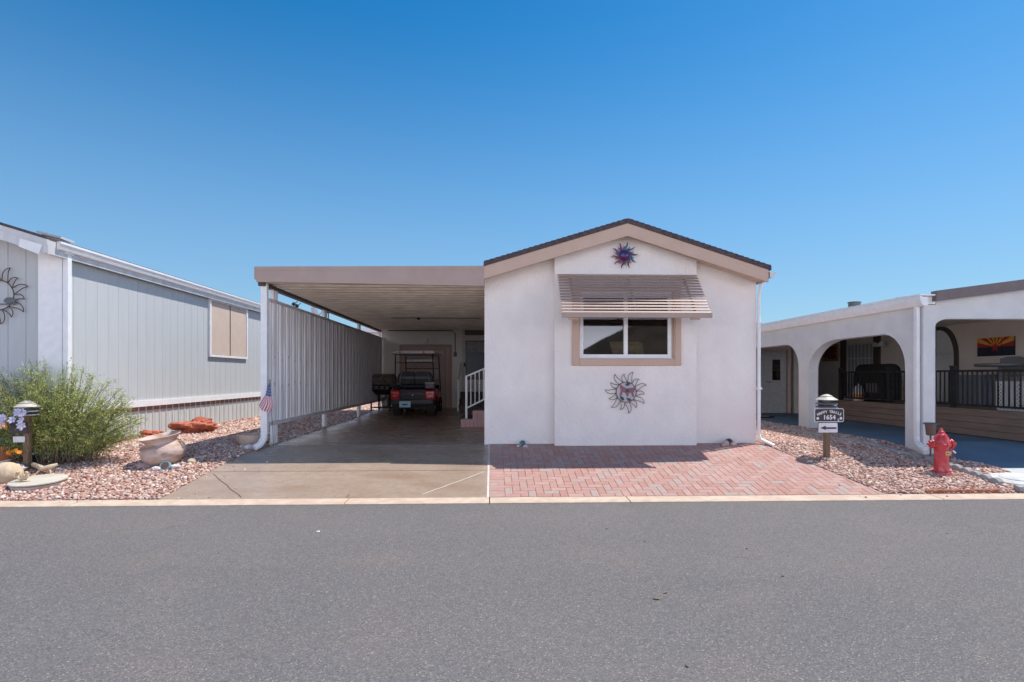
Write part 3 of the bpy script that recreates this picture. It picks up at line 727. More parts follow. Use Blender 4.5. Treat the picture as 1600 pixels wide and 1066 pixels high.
mb = MB(); y = YR + .06; pr = []
while y < YW + .1:
    pr += [(y, ZC), (y + .17, ZC), (y + .185, ZC - .055), (y + .235, ZC - .055), (y + .25, ZC)]
    y += .3
vs = [(-3.66, a, z) for a, z in pr] + [(XW0 - .004, a, z) for a, z in pr]; n = len(pr)
mb.add(vs, [(i, i + 1, n + i + 1, n + i) for i in range(n - 1)])
mb.m = [1 if i % 5 in (2, 3) else 0 for i in range(n - 1)]
mb.build('ceiling', ['ceil', mat('rib_reflection', (.42, .32, .26), .4)], CP)  # ribs take a darker brown that paints in a reflected tone
mb = MB(); mb.box(cl[0] + .03, XW0 - .004, YR + .051, YW + .3, ZC + .05, ZC + .06); mb.build('roof_panel', 'metalw', CP)
mb = MB(); mb.box(-3.70, -3.60, YR + .1, YW - .02, ZC - .11, ZC - .056); mb.build('beam', 'dark', CP)
mb = MB(); mb.tube([(onX(560, 495, -2)[0] - .6, 14.5, ZC - .05), (-.3, 14.5, ZC - .05)], .008, 6); mb.lathe((-1.9, 14.5, ZC - .09), [(.03, 0), (.045, .02), (.03, .05)], 12); mb.build('ceiling_cable', 'dark', CP)
for Y in (9.44, 12.26, 15.4, 18.3):
    mb = MB()
    for dy in (0, .12):
        if Y > 17 and dy: continue
        mb.box(-3.68, -3.62, Y + dy, Y + dy + .055, -.02, ZC - .095)
    mb.build('post', 'white', CP)
dsx = onY(413.5, 500, 9.1)[0]
mb = MB(); w = .05
def sq(path, w, d):
    for a, b in zip(path, path[1:]): mb.beam(a, b, w, d, up=(0, 1, 0))
sq([(dsx, 9.1, cbl[2] + .01), (dsx, 9.1, .22)], .10, .075)
mb.tube([(dsx, 9.1, .24), (dsx - .005, 9.08, .13), (dsx - .04, 9.02, .04), (dsx - .10, 8.95, -.0)], [.054, .055, .055, .052], 10)
mb.box(dsx - .056, dsx + .056, 9.055, 9.145, .20, .225); mb.box(dsx - .056, dsx + .056, 9.055, 9.145, 1.9, 1.92)
mb.build('downspout', 'white', CP, bevel=.006)
# privacy screen
PS = thing('privacy_screen', (-3.6, 13.7, 0), 'ribbed white sheet metal screen closing the left side of the carport', 'screen')
mb = MB(); Yp0, Yp1, zp0, zp1 = 9.17, 18.35, .375, 2.335
pts = []; y = Yp0; X0 = -3.60
while y < Yp1:
    for dy, dx in ((0, 0), (.05, 0), (.06, .009), (.075, .009), (.085, 0), (.15, 0), (.165, .018), (.205, .018), (.22, 0), (.235, 0), (.245, .009), (.26, .009), (.27, 0)): pts.append((X0 + dx, y + dy))
    y += .31
pts = [(x, min(y, Yp1)) for x, y in pts]; n = len(pts)
mb.add([(x, y, zp0) for x, y in pts] + [(x, y, zp1) for x, y in pts], [(i, i + 1, n + i + 1, n + i) for i in range(n - 1)])
PM = mb
mb = MB(); mb.box(X0 - .018, X0 + .036, Yp0, Yp1, zp1 - .01, zp1 + .035); mb.build('top_rail', 'metalw', PS)
mb = MB(); mb.box(X0 - .018, X0 + .036, Yp0, Yp1, zp0 - .05, zp0 + .01); mb.build('bottom_rail', 'metalw', PS)
y = Yp0 + .185; mb = PM
while y < Yp1 - 1.2:
    mb.rock((X0 + .03, y, 1.42 + .03 * math.sin(y * 9)), (.006, .012, .02), int(y * 10), 1, mi=1)
    mb.rock((X0 + .03, y, .98 + .03 * math.sin(y * 5)), (.006, .01, .03), int(y * 10), 1, mi=1); y += .31
PM.build('panel', [mat('ribbed_metal', (.84, .84, .86), .38, (.72, .71, .73), 5, stretch=(6, 6, .35), c3=(.60, .56, .54), n3=3), mat('rivet_grey', (.38, .37, .38), .5)], PS)
# small flag
fy = 9.03
FL = thing('flag', onY(420, 650, fy), 'small stars and stripes garden flag hanging by the white downspout', 'flag')
def zp(a, b): return (390 + a / 8.883, 590 + b / 8.883)
Ls = [(270, 55), (245, 150), (215, 240), (165, 315), (120, 388)]; Rs = [(272, 55), (295, 150), (306, 265), (338, 385), (288, 497)]
nu, nv_ = 32, 26; vs = []; fs = []; ms = []
def lerpP(Pp, t):
    t *= len(Pp) - 1; i = min(int(t), len(Pp) - 2); f = t - i; return (Pp[i][0] + (Pp[i + 1][0] - Pp[i][0]) * f, Pp[i][1] + (Pp[i + 1][1] - Pp[i][1]) * f)
for i in range(nu + 1):
    t = i / nu; a, b = lerpP(Ls, t), lerpP(Rs, t)
    for j in range(nv_ + 1):
        s_ = j / nv_; q = (a[0] + (b[0] - a[0]) * s_, a[1] + (b[1] - a[1]) * s_ + 28 * t * math.sin(s_ * math.pi) * (1 if t > .6 else t)); p = zp(*q)
        w = onY(p[0], p[1], fy); vs.append((w[0], fy + .03 * t * math.sin(s_ * 9 + t * 2), w[2]))
for i in range(nu):
    for j in range(nv_):
        fs.append((i * (nv_ + 1) + j, i * (nv_ + 1) + j + 1, (i + 1) * (nv_ + 1) + j + 1, (i + 1) * (nv_ + 1) + j))
        if i / nu < .50: ms.append(1 if (i % 3 == 1 and (j + (i // 3) % 2 * 2) % 4 == 1 and i > 4) else 2)
        else: ms.append(0 if (j // 2) % 2 == 0 else 1)
mb = MB(); mb.add(vs, fs); mb.m = ms; mb.build('cloth', ['flag_r', 'flag_w', 'flag_b'], FL, smooth=True)
q = onY(420.5, 596, fy); mb = MB(); mb.tube([(q[0] + .0, fy + .04, q[2] + .03), (q[0] + .05, fy + .05, .0)], .004, 5); mb.tube([(q[0] + .0, fy + .04, q[2] + .03), (q[0], fy, q[2])], .004, 5); mb.build('stick', 'black', FL)

# ================================================================== GOLF CART (local coordinates, +y forward, origin on the ground below the rear axle)
GC = thing('golf_cart', (-2.13, 15.45, .045), 'red and black golf cart with tan canopy parked facing the storage door', 'golf cart', rz=R(-1.5))
def LB(mb, name, m, parent, **k): return mb.build(name, m, parent, local=True, **k)
def arcprof(pts, n=5):  # Catmull smooth closed-open polyline
    out = []
    for i in range(len(pts) - 1):
        p0, p1, p2, p3 = pts[max(i - 1, 0)], pts[i], pts[i + 1], pts[min(i + 2, len(pts) - 1)]
        for k in range(n):
            t = k / n
            out.append(tuple(.5 * (2 * p1[a] + (p2[a] - p0[a]) * t + (2 * p0[a] - 5 * p1[a] + 4 * p2[a] - p3[a]) * t * t + (3 * p1[a] - p0[a] - 3 * p2[a] + p3[a]) * t ** 3) for a in range(len(p1))))
    return out + [tuple(pts[-1])]
WR = .235
for (x, y) in ((-.46, 0), (.46, 0), (-.42, 1.65), (.42, 1.65)):
    mb = MB(); w = .11
    mb.lathe((x, y, WR), [(.13, -w + .02), (.20, -w), (WR - .01, -w + .015), (WR, -w + .05), (WR, w - .05), (WR - .01, w - .015), (.20, w), (.13, w - .02)], 28, 'x')
    for k in range(28):
        a = 2 * math.pi * k / 28; c, s_ = math.cos(a), math.sin(a)
        mb.beam((x - w * .85, y + c * WR, WR + s_ * WR), (x + w * .85, y + c * WR, WR + s_ * WR), .022, .012, up=(0, c, s_))
    wh = LB(mb, 'wheel', 'rubber', GC)
    mb = MB(); sg = 1 if x > 0 else -1
    mb.lathe((x + sg * .085, y, WR), [(.12, -.03 * sg), (.125, 0), (.10, .01 * sg), (.05, -.01 * sg), (.04, .02 * sg), (.0, .025 * sg)], 20, 'x'); LB(mb, 'rim', 'chrome', wh, smooth=True)
mb = MB(); mb.box(-.40, .40, -.25, 1.95, .20, .27); mb.box(-.36, .36, -.3, .3, .27, .34)
mb.tube([(-.45, 0, WR), (.45, 0, WR)], .035); mb.tube([(-.40, 1.65, WR), (.40, 1.65, WR)], .025)
mb.box(-.52, -.40, .45, 1.30, .22, .28); mb.box(.40, .52, .45, 1.30, .22, .28)
LB(mb, 'chassis', 'black', GC)
# rear body: red side cowls with wheel arches
for sg in (-1, 1):
    mb = MB()
    prof_ = arcprof([(-.34, .42), (-.36, .60), (-.33, .70), (-.10, .74), (.20, .74), (.42, .68), (.46, .45)], 4) + [(.36, .44), (.30, .50), (.16, .56), (-.02, .58), (-.18, .54), (-.27, .46), (-.30, .42)]
    a, b = (.34, .59) if sg > 0 else (-.59, -.34)
    mb.prism(prof_, 'x', a, b); cw = LB(mb, 'cowl', 'red', GC, bevel=.02)
    mb = MB(); xo = .475 * sg; mb.box(xo - .10, xo + .10, -.382, -.362, .50, .60); tl_ = LB(mb, 'tail_light', 'redlamp', cw, bevel=.01)
    mb = MB(); mb.box(xo - .035, xo + .035, -.389, -.383, .53, .57); LB(mb, 'reflector', 'amber', tl_)
mb = MB(); mb.box(-.34, .34, -.33, .42, .40, .72); mb.box(-.338, .338, -.335, -.33, .60, .61, 1); LB(mb, 'bagwell', ['seat', 'red'], GC, bevel=.015)
mb = MB(); mb.prism(arcprof([(-.58, -.30), (-.56, -.38), (-.3, -.41), (.3, -.41), (.56, -.38), (.58, -.30)], 3), 'z', .33, .46); mb.box(-.5, .5, -.36, -.3, .36, .46)
LB(mb, 'bumper', mat('bumper_plastic', (.03, .03, .033), .5), GC, bevel=.015)
mb = MB(); mb.box(-.34, -.04, -.425, -.418, .25, .41); pl_ = LB(mb, 'licence_plate', 'plate', GC, bevel=.008)
mb = MB(); mb.box(-.26, -.12, -.428, -.4255, .30, .345); LB(mb, 'plate_marking', 'flag_b', pl_)
mb = MB(); mb.rock((0, -.337, .57), (.02, .006, .02), 3, 1, .05); LB(mb, 'emblem', 'white', GC)
# seat
mb = MB(); mb.box(-.50, .50, .20, .70, .74, .86); LB(mb, 'seat', 'seat', GC, bevel=.05)
mb = MB()
for sg in (-1, 1):
    mb.prism(arcprof([(sg * .01, .86), (sg * .01, 1.16), (sg * .12, 1.20), (sg * .36, 1.19), (sg * .47, 1.08), (sg * .50, .92), (sg * .44, .86)], 4), 'y', .06, .20)
sb = LB(mb, 'backrest', 'seat', GC, bevel=.035)
mb = MB(); mb.box(-.43, .43, .02, .058, 1.00, 1.07); mb.rock((0, .02, 1.03), (.03, .015, .025), 1, 1, .05); LB(mb, 'trim', 'greypl', sb, bevel=.01)
for sg in (-1, 1):
    mb = MB(); mb.tube([(sg * .36, .0, .74), (sg * .40, .0, .86), (sg * .40, .02, 1.05), (sg * .36, .06, 1.16)], .012, 6); LB(mb, 'back_support', 'steel', GC)
    mb = MB(); mb.tube([(sg * .5, .12, .90), (sg * .56, .3, .98), (sg * .56, .55, .98), (sg * .5, .62, .86)], .016, 6); LB(mb, 'armrest', 'steel', GC)
# cooler on the right
mb = MB(); mb.box(.33, .57, -.32, -.02, .745, .88); co = LB(mb, 'storage_box', 'greypl', GC, bevel=.015)
mb = MB(); mb.box(.32, .58, -.33, -.01, .88, .905); LB(mb, 'lid', 'metalw', co, bevel=.008)
mb = MB(); mb.box(-.56, -.36, -.15, .1, .745, .80); LB(mb, 'tray', 'black', GC, bevel=.01)
# front cowl, dash, steering wheel
mb = MB(); mb.prism(arcprof([(1.32, .30), (1.36, .72), (1.46, .80), (1.80, .68), (2.02, .52), (2.05, .34)], 4), 'x', -.50, .50); LB(mb, 'front_cowl', 'red', GC, bevel=.03)
mb = MB(); mb.box(-.50, .50, 1.26, 1.40, .66, .82); LB(mb, 'dashboard', 'black', GC, bevel=.02)
mb = MB(); mb.box(-.50, .50, .45, 1.34, .28, .31); LB(mb, 'floor', 'rubber', GC)
mb = MB(); c = Vector((-.24, 1.08, .98)); ax = Vector((0, -.75, .66)).normalized(); r_ = ax.cross(Vector((1, 0, 0)))
mb.tube([c + Vector((1, 0, 0)) * .17 * math.cos(t) + r_ * .17 * math.sin(t) for t in [2 * math.pi * k / 20 for k in range(21)]], .012, 6, cap=False)
mb.tube([c, (-.24, 1.33, .76)], .02, 6); mb.beam(c - Vector((.16, 0, 0)), c + Vector((.16, 0, 0)), .02, .01); LB(mb, 'steering_wheel', 'black', GC)
# canopy
zr_ = 1.68
for nm, pts in (('strut', [(-.49, -.02, .72), (-.52, -.06, 1.12), (-.50, -.10, zr_)]), ('strut', [(.49, -.02, .72), (.52, -.06, 1.12), (.50, -.10, zr_)]),
                ('strut', [(-.50, 1.75, .62), (-.50, 1.50, 1.1), (-.49, 1.36, zr_)]), ('strut', [(.50, 1.75, .62), (.50, 1.50, 1.1), (.49, 1.36, zr_)])):
    mb = MB(); mb.tube(pts, .016, 8); LB(mb, nm, 'black', GC)
mb = MB(); mb.tube([(-.51, -.08, 1.44), (.51, -.08, 1.44)], .010, 6); LB(mb, 'crossbar', 'black', GC); mb = MB(); mb.tube([(-.50, 1.44, 1.30), (.50, 1.44, 1.30)], .012, 6); LB(mb, 'crossbar', 'black', GC)
mb = MB(); mb.prism([(-.60, zr_), (.60, zr_), (.57, zr_ + .04), (.50, zr_ + .085), (-.50, zr_ + .085), (-.57, zr_ + .04)], 'y', -.22, 1.55); cn = LB(mb, 'canopy', 'cartroof', GC, bevel=.015)
mb = MB()
for x in (-.36, .28): mb = MB(); mb.lathe((x, -.224, zr_ + .045), [(.022, -.004), (.022, 0.002)], 12, 'y'); LB(mb, 'cap', 'black', cn)
mb = MB()
for k in range(5): mb.box(-.40 + k * .165, -.40 + k * .165 + .155, .98, 1.0, 1.50, 1.56)
LB(mb, 'mirror', 'white', GC, bevel=.006)
mb = MB(); mb.box(-.34, -.02, .3, .7, .865, .90); LB(mb, 'cushion_pad', 'black', GC, bevel=.02)

# ================================================================== GRILL in the carport
q = onY(603, 645, 17.0)
GL = thing('gas_grill', (q[0], 17.0, .07), 'dark gas grill with a brown domed hood standing beside the golf cart', 'grill', rz=R(-22))
mb = MB(); mb.box(-.36, .24, -.22, .22, .62, .80); mb.prism([(-.34, .62), (.22, .62), (.10, .50), (-.22, .50)], 'y', -.2, .2); LB(mb, 'firebox', 'black', GL, bevel=.01)
mb = MB(); mb.prism(arcprof([(-.24, .80), (-.235, .95), (-.14, 1.08), (.02, 1.12), (.16, 1.06), (.235, .92), (.24, .80)], 4), 'x', -.37, .25); hd = LB(mb, 'hood', 'cover', GL, bevel=.01, smooth=True)
mb = MB(); mb.tube([(-.25, -.25, .90), (-.25, -.30, .90), (.13, -.30, .90), (.13, -.25, .90)], .012, 6); LB(mb, 'handle', 'chrome', hd)
for x in (-.38, .26):
    for y in (-.2, .2):
        mb = MB(); mb.beam((x, y, 0.02), (x, y, .80), .035, .035); LB(mb, 'leg', 'black', GL)
mb = MB(); mb.box(-.38, .26, -.2, .2, .10, .125); LB(mb, 'shelf', 'black', GL)
mb = MB(); mb.box(-.62, -.385, -.24, .24, .78, .81); mb.box(-.62, -.385, -.26, -.24, .77, .82); LB(mb, 'side_table', 'steel', GL, bevel=.004)
mb = MB(); mb.box(.27, .48, -.22, .22, .74, .80); LB(mb, 'side_table', 'greypl', GL, bevel=.004)
mb = MB(); mb.box(-.34, .24, -.27, -.225, .66, .76); cp = LB(mb, 'control_panel', 'steel', GL, bevel=.004)
mb = MB()
for x in (-.24, -.05, .14): mb = MB(); mb.lathe((x, -.30, .71), [(.025, 0), (.03, .03)], 12, 'y'); LB(mb, 'knob', 'black', cp)
mb = MB(); mb.lathe((-.05, .1, .13), [(.06, 0), (.14, .02), (.15, .2), (.12, .27), (.04, .30), (.04, .34)], 20); LB(mb, 'gas_bottle', 'cover', GL, smooth=True)

# ================================================================== LEFT NEIGHBOUR
LX = -6.47; LY = 8.67
LH = thing('house', (-9.5, 16, 0), 'pale grey mobile home with vertical grooved siding, white trim and corrugated skirting', 'house')
mb = MB(); zt = 3.02; z0 = .66
# side wall with grooves
x = LX; pts = []; y = LY
while y < 24:
    pts += [(x, y), (x, min(y + .245, 24)), (x - .005, min(y + .249, 24)), (x - .005, min(y + .255, 24))]; y += .261
n = len(pts)
mb.add([(a, b, z0) for a, b in pts] + [(a, b, zt) for a, b in pts], [(i, i + 1, n + i + 1, n + i) for i in range(n - 1)])
# front wall grooves, recessed below the eave
xs_ = LX - .02; pts = []; x = xs_; YL = LY + .03
while x > -14: pts += [(x, YL), (x - .245, YL), (x - .249, YL + .008), (x - .257, YL + .008)]; x -= .261
n = len(pts); zf = lambda x: 3.0 + (LX - x) * .305
mb.add([(a, b, -.35) for a, b in pts] + [(a, b, zf(a)) for a, b in pts], [(i, i + 1, n + i + 1, n + i) for i in range(n - 1)])
mb.box(-14, LX - .02, 24, 24.1, 0, 3.0)
mb.build('wall', 'siding', LH)
mb = MB(); cx0 = onY(60.5, 500, LY)[0]
mb.box(cx0, LX - .0, LY - .012, LY + .028, -.2, 3.0); mb.box(LX + .001, LX + .02, LY - .012, LY + .10, .3, 3.02)
mb.build('corner_trim', 'white', LH)
mb = MB(); mb.box(LX - .01, LX + .03, LY, 24, .56, .67); mb.build('bottom_trim', 'white', LH)
mb = MB(); mb.box(LX - .06, LX - .02, LY, 24, .48, .56); mb.build('skirt_shadow_strip', 'skirtshade', LH)  # brown strip paints the shadow under the white bottom trim
mb = MB(); pts = []; y = LY + .0
while y < 24: pts += [(LX - .03, y), (LX - .03, y + .10), (LX - .012, y + .115), (LX - .012, y + .13), (LX - .03, y + .145), (LX - .03, y + .20), (LX - .042, y + .205), (LX - .03, y + .21)]; y += .22
n = len(pts)
mb.add([(a, b, -.3) for a, b in pts] + [(a, b, .555) for a, b in pts], [(i, i + 1, n + i + 1, n + i) for i in range(n - 1)]); mb.build('skirting', 'skirt', LH)
# roof: gable, ridge off to the left
ov = .10; slp = .305; xr0 = LX + ov; YLR = LY - .38
zr0 = 3.10
mb = MB(); mb.prism([(xr0, zr0 - .02), (-11, zr0 - .02 + (xr0 + 11) * slp), (-11, zr0 + .02 + (xr0 + 11) * slp), (xr0, zr0 + .02)], 'y', YLR - .02, 24.3)
mb.prism([(-11, zr0 - .02 + (xr0 + 11) * slp), (-15.6, zr0 - .02), (-15.6, zr0 + .02), (-11, zr0 + .02 + (xr0 + 11) * slp)], 'y', YLR - .02, 24.3); mb.build('roof', 'shingle', LH)
mb = MB()
for a, b, yy_ in ((.021, .095, YLR - .015), (.095, .23, YLR)):
    mb.prism([(xr0, zr0 - b), (-11, zr0 - b + (xr0 + 11) * slp), (-11, zr0 - a + (xr0 + 11) * slp + .0), (xr0, zr0 - a)], 'y', yy_, YLR + .03)
mb.build('fascia', 'metalw', LH)
mb = MB(); mb.prism([(LX - .55 + .25, zr0 - .225 + .1), (LX - .02, zr0 - .235), (LX + .03, zr0 - .10), (LX - .28, zr0 - .01)], 'y', YLR - .012, YLR - .002)
mb.build('fascia_cap', 'white', LH)
mb = MB(); mb.box(xr0 - .03, xr0 - .003, YLR + .031, 24.2, zr0 - .22, zr0 - .022); mb.build('side_fascia', 'metalw', LH)
mb = MB(); mb.prism([(LX + .02, zr0 - .21), (-11, zr0 - .21 + (LX + .02 + 11) * slp), (-11, zr0 - .19 + (LX + .02 + 11) * slp), (LX + .02, zr0 - .19)], 'y', YLR + .03, LY + .03)
mb.build('soffit', 'soffit', LH)
mb = MB(); gz = zr0 - .01
mb.prism([(LX + .101, gz), (LX + .165, gz), (LX + .165, gz - .03), (LX + .15, gz - .06), (LX + .135, gz - .11), (LX + .101, gz - .125)], 'y', LY - .22, 24.2); mb.build('gutter', 'white', LH)
mb = MB(); mb.box(LX + .022, LX + .10, LY - .0, LY + .085, .05, gz - .12); mb.box(LX + .015, LX + .12, LY - .06, LY + .10, gz - .15, gz - .10); mb.build('downspout', 'white', LH, bevel=.006)
# side window with sun screens
wa, wb = onX(325, 510, LX)[1], onX(384.6, 520, LX)[1]; wz0_, wz1_ = onX(325, 557.5, LX)[2], onX(325, 465.5, LX)[2]
mb = MB(); f = .055
mb.box(LX + .002, LX + .05, wa, wb, wz0_, wz0_ + f); mb.box(LX + .002, LX + .05, wa, wb, wz1_ - f, wz1_); mb.box(LX + .002, LX + .05, wa, wa + f * 1.2, wz0_ + f, wz1_ - f); mb.box(LX + .002, LX + .05, wb - f * 1.2, wb, wz0_ + f, wz1_ - f)
w_ = mb.build('window', 'white', LH, bevel=.004); w_['label'] = 'white framed side window covered by two tan sun screens'
wm = onX(357.5, 510, LX)[1]
for a, b in ((wa + .07, wm - .012), (wm + .012, wb - .07)):
    mb = MB(); mb.box(LX + .003, LX + .03, a, b, wz0_ + f + .01, wz1_ - f - .01); mb.build('sun_screen', 'shade', w_)
mb = MB(); mb.box(LX + .003, LX + .04, wm - .011, wm + .011, wz0_ + f, wz1_ - f); mb.build('mullion', 'dark', w_)
# roof vents / dish
mb = MB(); c0 = onY(68, 363.5, 9.6); c1 = onY(106, 373.5, 9.6)
mb.prism([(c0[0], c0[2] - .035), (c1[0], c1[2] - .035), (c1[0], c1[2]), (c0[0], c0[2])], 'y', 9.45, 9.75)
mb.prism([(c0[0] + .05, c0[2] - .14), (c1[0] - .04, c1[2] - .14), (c1[0] - .04, c1[2] - .036), (c0[0] + .05, c0[2] - .036)], 'y', 9.5, 9.7)
mb.build('roof_vent', 'metalw', LH)
q = onY(490, 490, 19); DSH = thing('satellite_dish', (q[0], 19, 3.0), 'white satellite dish above the grey house roof', 'satellite dish')
mb = MB(); c = Vector((q[0], 19, q[2])); ax = Vector((.55, .6, .25)).normalized(); r1 = ax.cross(Vector((0, 0, 1))).normalized(); r2 = r1.cross(ax)
vs = [c + ax * 0]; fs = []
for i in range(1, 5):
    for k in range(20):
        t = 2 * math.pi * k / 20; r = .26 * i / 4; vs.append(c + r1 * r * .8 * math.cos(t) + r2 * r * math.sin(t) + ax * (r * r * .8))
for k in range(20): fs.append((0, 1 + k, 1 + (k + 1) % 20))
for i in range(3):
    for k in range(20): fs.append((1 + i * 20 + k, 1 + i * 20 + (k + 1) % 20, 21 + i * 20 + (k + 1) % 20, 21 + i * 20 + k))
mb.add(vs, fs); mb.build('reflector', 'white', DSH, smooth=True)
mb = MB(); mb.tube([c, (c.x - .02, c.y - .05, 3.0)], .02, 6); mb.tube([c - r2 * .2, c + ax * .35], .012, 6); mb.build('mast', 'greypl', DSH)
for (pxx, pyy, YY, lab) in ((459, 476, 17.5, 'left antenna of two small dark roof fittings above the screen'), (464, 479, 17.8, 'right antenna of two small dark roof fittings above the screen'), (513, 489, 21, 'dark antenna bracket beside the second carport post pair')):
    q = onY(pxx, pyy, YY); A_ = MB(); A_.tube([(q[0], YY, 3.0), (q[0], YY, q[2])], .02, 6); A_.rock((q[0], YY, q[2] + .02), (.07, .05, .06), int(pxx), 1); A_.tube([(q[0] - .02, YY, q[2]), (q[0] + .12, YY, q[2] + .10)], .012, 5)
    solo(A_, 'antenna', 'black', (q[0], YY, 3.0), lab, 'antenna')
# far house seen past the carport
FH = thing('house', (-8.2, 31, 0), 'far white house corner glimpsed between screen and carport roof', 'house')
q0 = onY(573, 513, 29.5); q1 = onY(573, 519, 29.5)
mb = MB(); mb.box(-14, -5.0, 30, 38, 0, q1[2] - .0); mb.build('wall', 'white', FH)
mb = MB(); mb.box(-14, -4.7, 29.5, 38.4, q1[2] + .001, q0[2]); mb.build('roof', 'white', FH)

# wire sun ornaments
def wiresun(c, rad, rin, nray, Y, rot=0, wr=.006, front=(0, -1, 0), curl=.35):
    mb = MB(); cx, cz = c
    def P_(r, a): return (cx + r * math.cos(a), Y, cz + r * math.sin(a))
    mb.tube([P_(rin, 2 * math.pi * k / 40) for k in range(41)], wr, 5, cap=False)
    for k in range(nray):
        a0 = rot + 2 * math.pi * k / nray; da = 2 * math.pi / nray; L = rad * (1 if k % 2 == 0 else .86)
        pa = [P_(rin + (L - rin) * t, a0 + da * .95 * (.0 + .55 * t ** 1.5) + curl * .35 * math.sin(t * math.pi)) for t in [i / 7 for i in range(8)]]
        pb = [P_(rin + (L - rin) * t, a0 + da * (.95 - .42 * t ** .6) + curl * .45 * math.sin(t * math.pi * .9) * (1 - t * .2)) for t in [i / 7 for i in range(7)]] + [pa[-1]]
        mb.tube(pa, wr * .8, 5); mb.tube(pb, wr * .8, 5)
    return mb
Yo = YB - .03
c = onY(978.5, 613, Yo)
SU = thing('sun_ornament', (c[0], Yo, c[2] - .3), 'wire sun wall ornament with a rose glass centre below the front window', 'wall ornament')
wiresun((c[0], c[2]), .35, .165, 14, Yo, .1).build('wire_frame', 'wire', SU)
mb = MB(); mb.lathe((c[0], Yo, c[2]), [(.158, .004), (.158, .010)], 32, 'y'); disc = mb.build('disc', 'pearl', SU)
def P2(a, b): p = (930 + a / 11.84, 570 + b / 11.84); w = onY(p[0], p[1], Yo - .004); return (w[0], w[2])
mb = MB()
for poly in ([(455, 360), (545, 420), (590, 440), (640, 430), (700, 425), (750, 395), (735, 470), (700, 520), (725, 590), (690, 595), (670, 520), (630, 520), (600, 600), (555, 520), (510, 500), (480, 580), (455, 570), (475, 480)],):
    mb.prism([P2(*q) for q in poly], 'y', Yo - .006, Yo + .002)
mb.build('bird_shape', 'rose', disc)
mb = MB()
for poly in ([(555, 380), (590, 335), (655, 325), (640, 370), (600, 395)], [(470, 580), (520, 600), (540, 655), (500, 665), (465, 620)], [(570, 620), (640, 620), (675, 655), (620, 675)], [(550, 495), (590, 440), (640, 490), (600, 505)]):
    mb.prism([P2(*q) for q in poly], 'y', Yo - .009, Yo + .001)
mb.build('leaf_shape', 'leafm', disc)
Yn = LY - .01
c = onY(-2, 461, Yn); SU2 = thing('sun_ornament', (c[0], Yn, c[2] - .4), 'rusty wire sun ornament with a bird hanging on the shaded grey wall', 'wall ornament')
wiresun((c[0], c[2]), .44, .22, 14, Yn, .05, .008).build('wire_frame', 'rust', SU2)
q = onY(16, 470, Yn); mb = MB(); mb.rock((q[0], Yn - .01, q[2]), (.09, .012, .05), 4, 2, .1, rz=0); mb.beam((c[0] - .2, Yn, q[2] - .05), (q[0] + .08, Yn, q[2] - .05), .01, .015); mb.build('bird', 'greypl', SU2)
# painted metal sun on gable
Ym = YB - .035; c = onY(975.5, 399.5, Ym)
MS = thing('sun_ornament', (c[0], Ym, c[2] - .2), 'purple and blue painted metal sun on the gable above the awning', 'wall ornament')
mb = MB(); mb.lathe((c[0], Ym, c[2]), [(.09, 0), (.088, -.02), (.07, -.045), (.04, -.06), (.0, -.066)], 24, 'y'); mb.build('face', mat('painted_dome', (.11, .012, .07), .3, (.008, .05, .16), 9, metal=.2), MS, smooth=True)
nr = 20
for k in range(nr):
    a = 2 * math.pi * k / nr + .12; L = .225 if k % 2 == 0 else .165; w = .015 if k % 2 == 0 else .012
    pts = []; 
    d = Vector((math.cos(a), 0, math.sin(a))); s_ = Vector((-math.sin(a), 0, math.cos(a))); o = Vector((c[0], Ym - .012, c[2]))
    le, ri = [], []
    for i in range(8):
        t = i / 7; q = o + d * (.07 + (L - .07) * t) + s_ * (.012 * math.sin(t * 6.3)); ww = w * (1 - t) ** .7 * (1 + .5 * math.sin(t * 3.1)) + .001
        le.append((q + s_ * ww)); ri.append((q - s_ * ww))
    P_ = [(p.x, p.z) for p in le] + [(p.x, p.z) for p in ri[::-1]]
    mb = MB(); mb.prism(P_, 'y', Ym - .016 - .004 * (k % 2), Ym - .008 - .004 * (k % 2)); mb.build('ray', ['s_plum', 's_blue', 's_red', 's_teal', 's_purple'][(k * 3 + k // 4) % 5], MS)

# ================================================================== RIGHT NEIGHBOUR
NX, NY = 6.75, 8.61
NH = thing('house', (9.5, 14, 0), 'grey cream stucco house with an arched porch beside the blue slab', 'house')
def arch(a, b, zs_, zt, rl, rr, n=10, zb=-.12):
    o = [(a, zb)]
    o += [(a + rl - rl * math.cos(t * math.pi / 2 / n), zs_ + (zt - zs_) * math.sin(t * math.pi / 2 / n)) for t in range(n + 1)]
    o += [(b - rr + rr * math.sin(t * math.pi / 2 / n), zs_ + (zt - zs_) * math.cos(t * math.pi / 2 / n)) for t in range(n + 1)]
    return o + [(b, zb)]
def Yx(px, X=NX): return onX(px, 600, X)[1]
mb = MB(); ztw = 2.24
poly = [(NY, -.14)] + arch(Yx(1414.3), Yx(1264), 1.26, 1.845, .55, 1.0) + arch(Yx(1248), 15.2, 1.28, 1.845, .55, .8) + [(20, -.12), (20, ztw), (NY, ztw)]
mb.prism(poly, 'x', NX, NX + .20); mb.build('arcade_wall', 'stucco2', NH)
xc0 = onY(1461.3, 600, NY)[0]
fz = lambda x: 2.30 + (x - 6.94) * .131
mb = MB(); n = 8
arcp = [(xc0 + .24 * (1 - math.cos(t * math.pi / 2 / n)), 1.90 + .125 * math.sin(t * math.pi / 2 / n)) for t in range(n + 1)]
mb.prism([(NX + .201, -.14), (xc0, -.14)] + arcp + [(12, 2.03), (12, fz(12)), (NX + .201, fz(NX + .2))], 'y', NY, NY + .20)
mb.box(12.001, 12.4, NY, NY + .2, -.14, fz(12))
mb.build('porch_wall', 'stucco2', NH)
mb = MB()
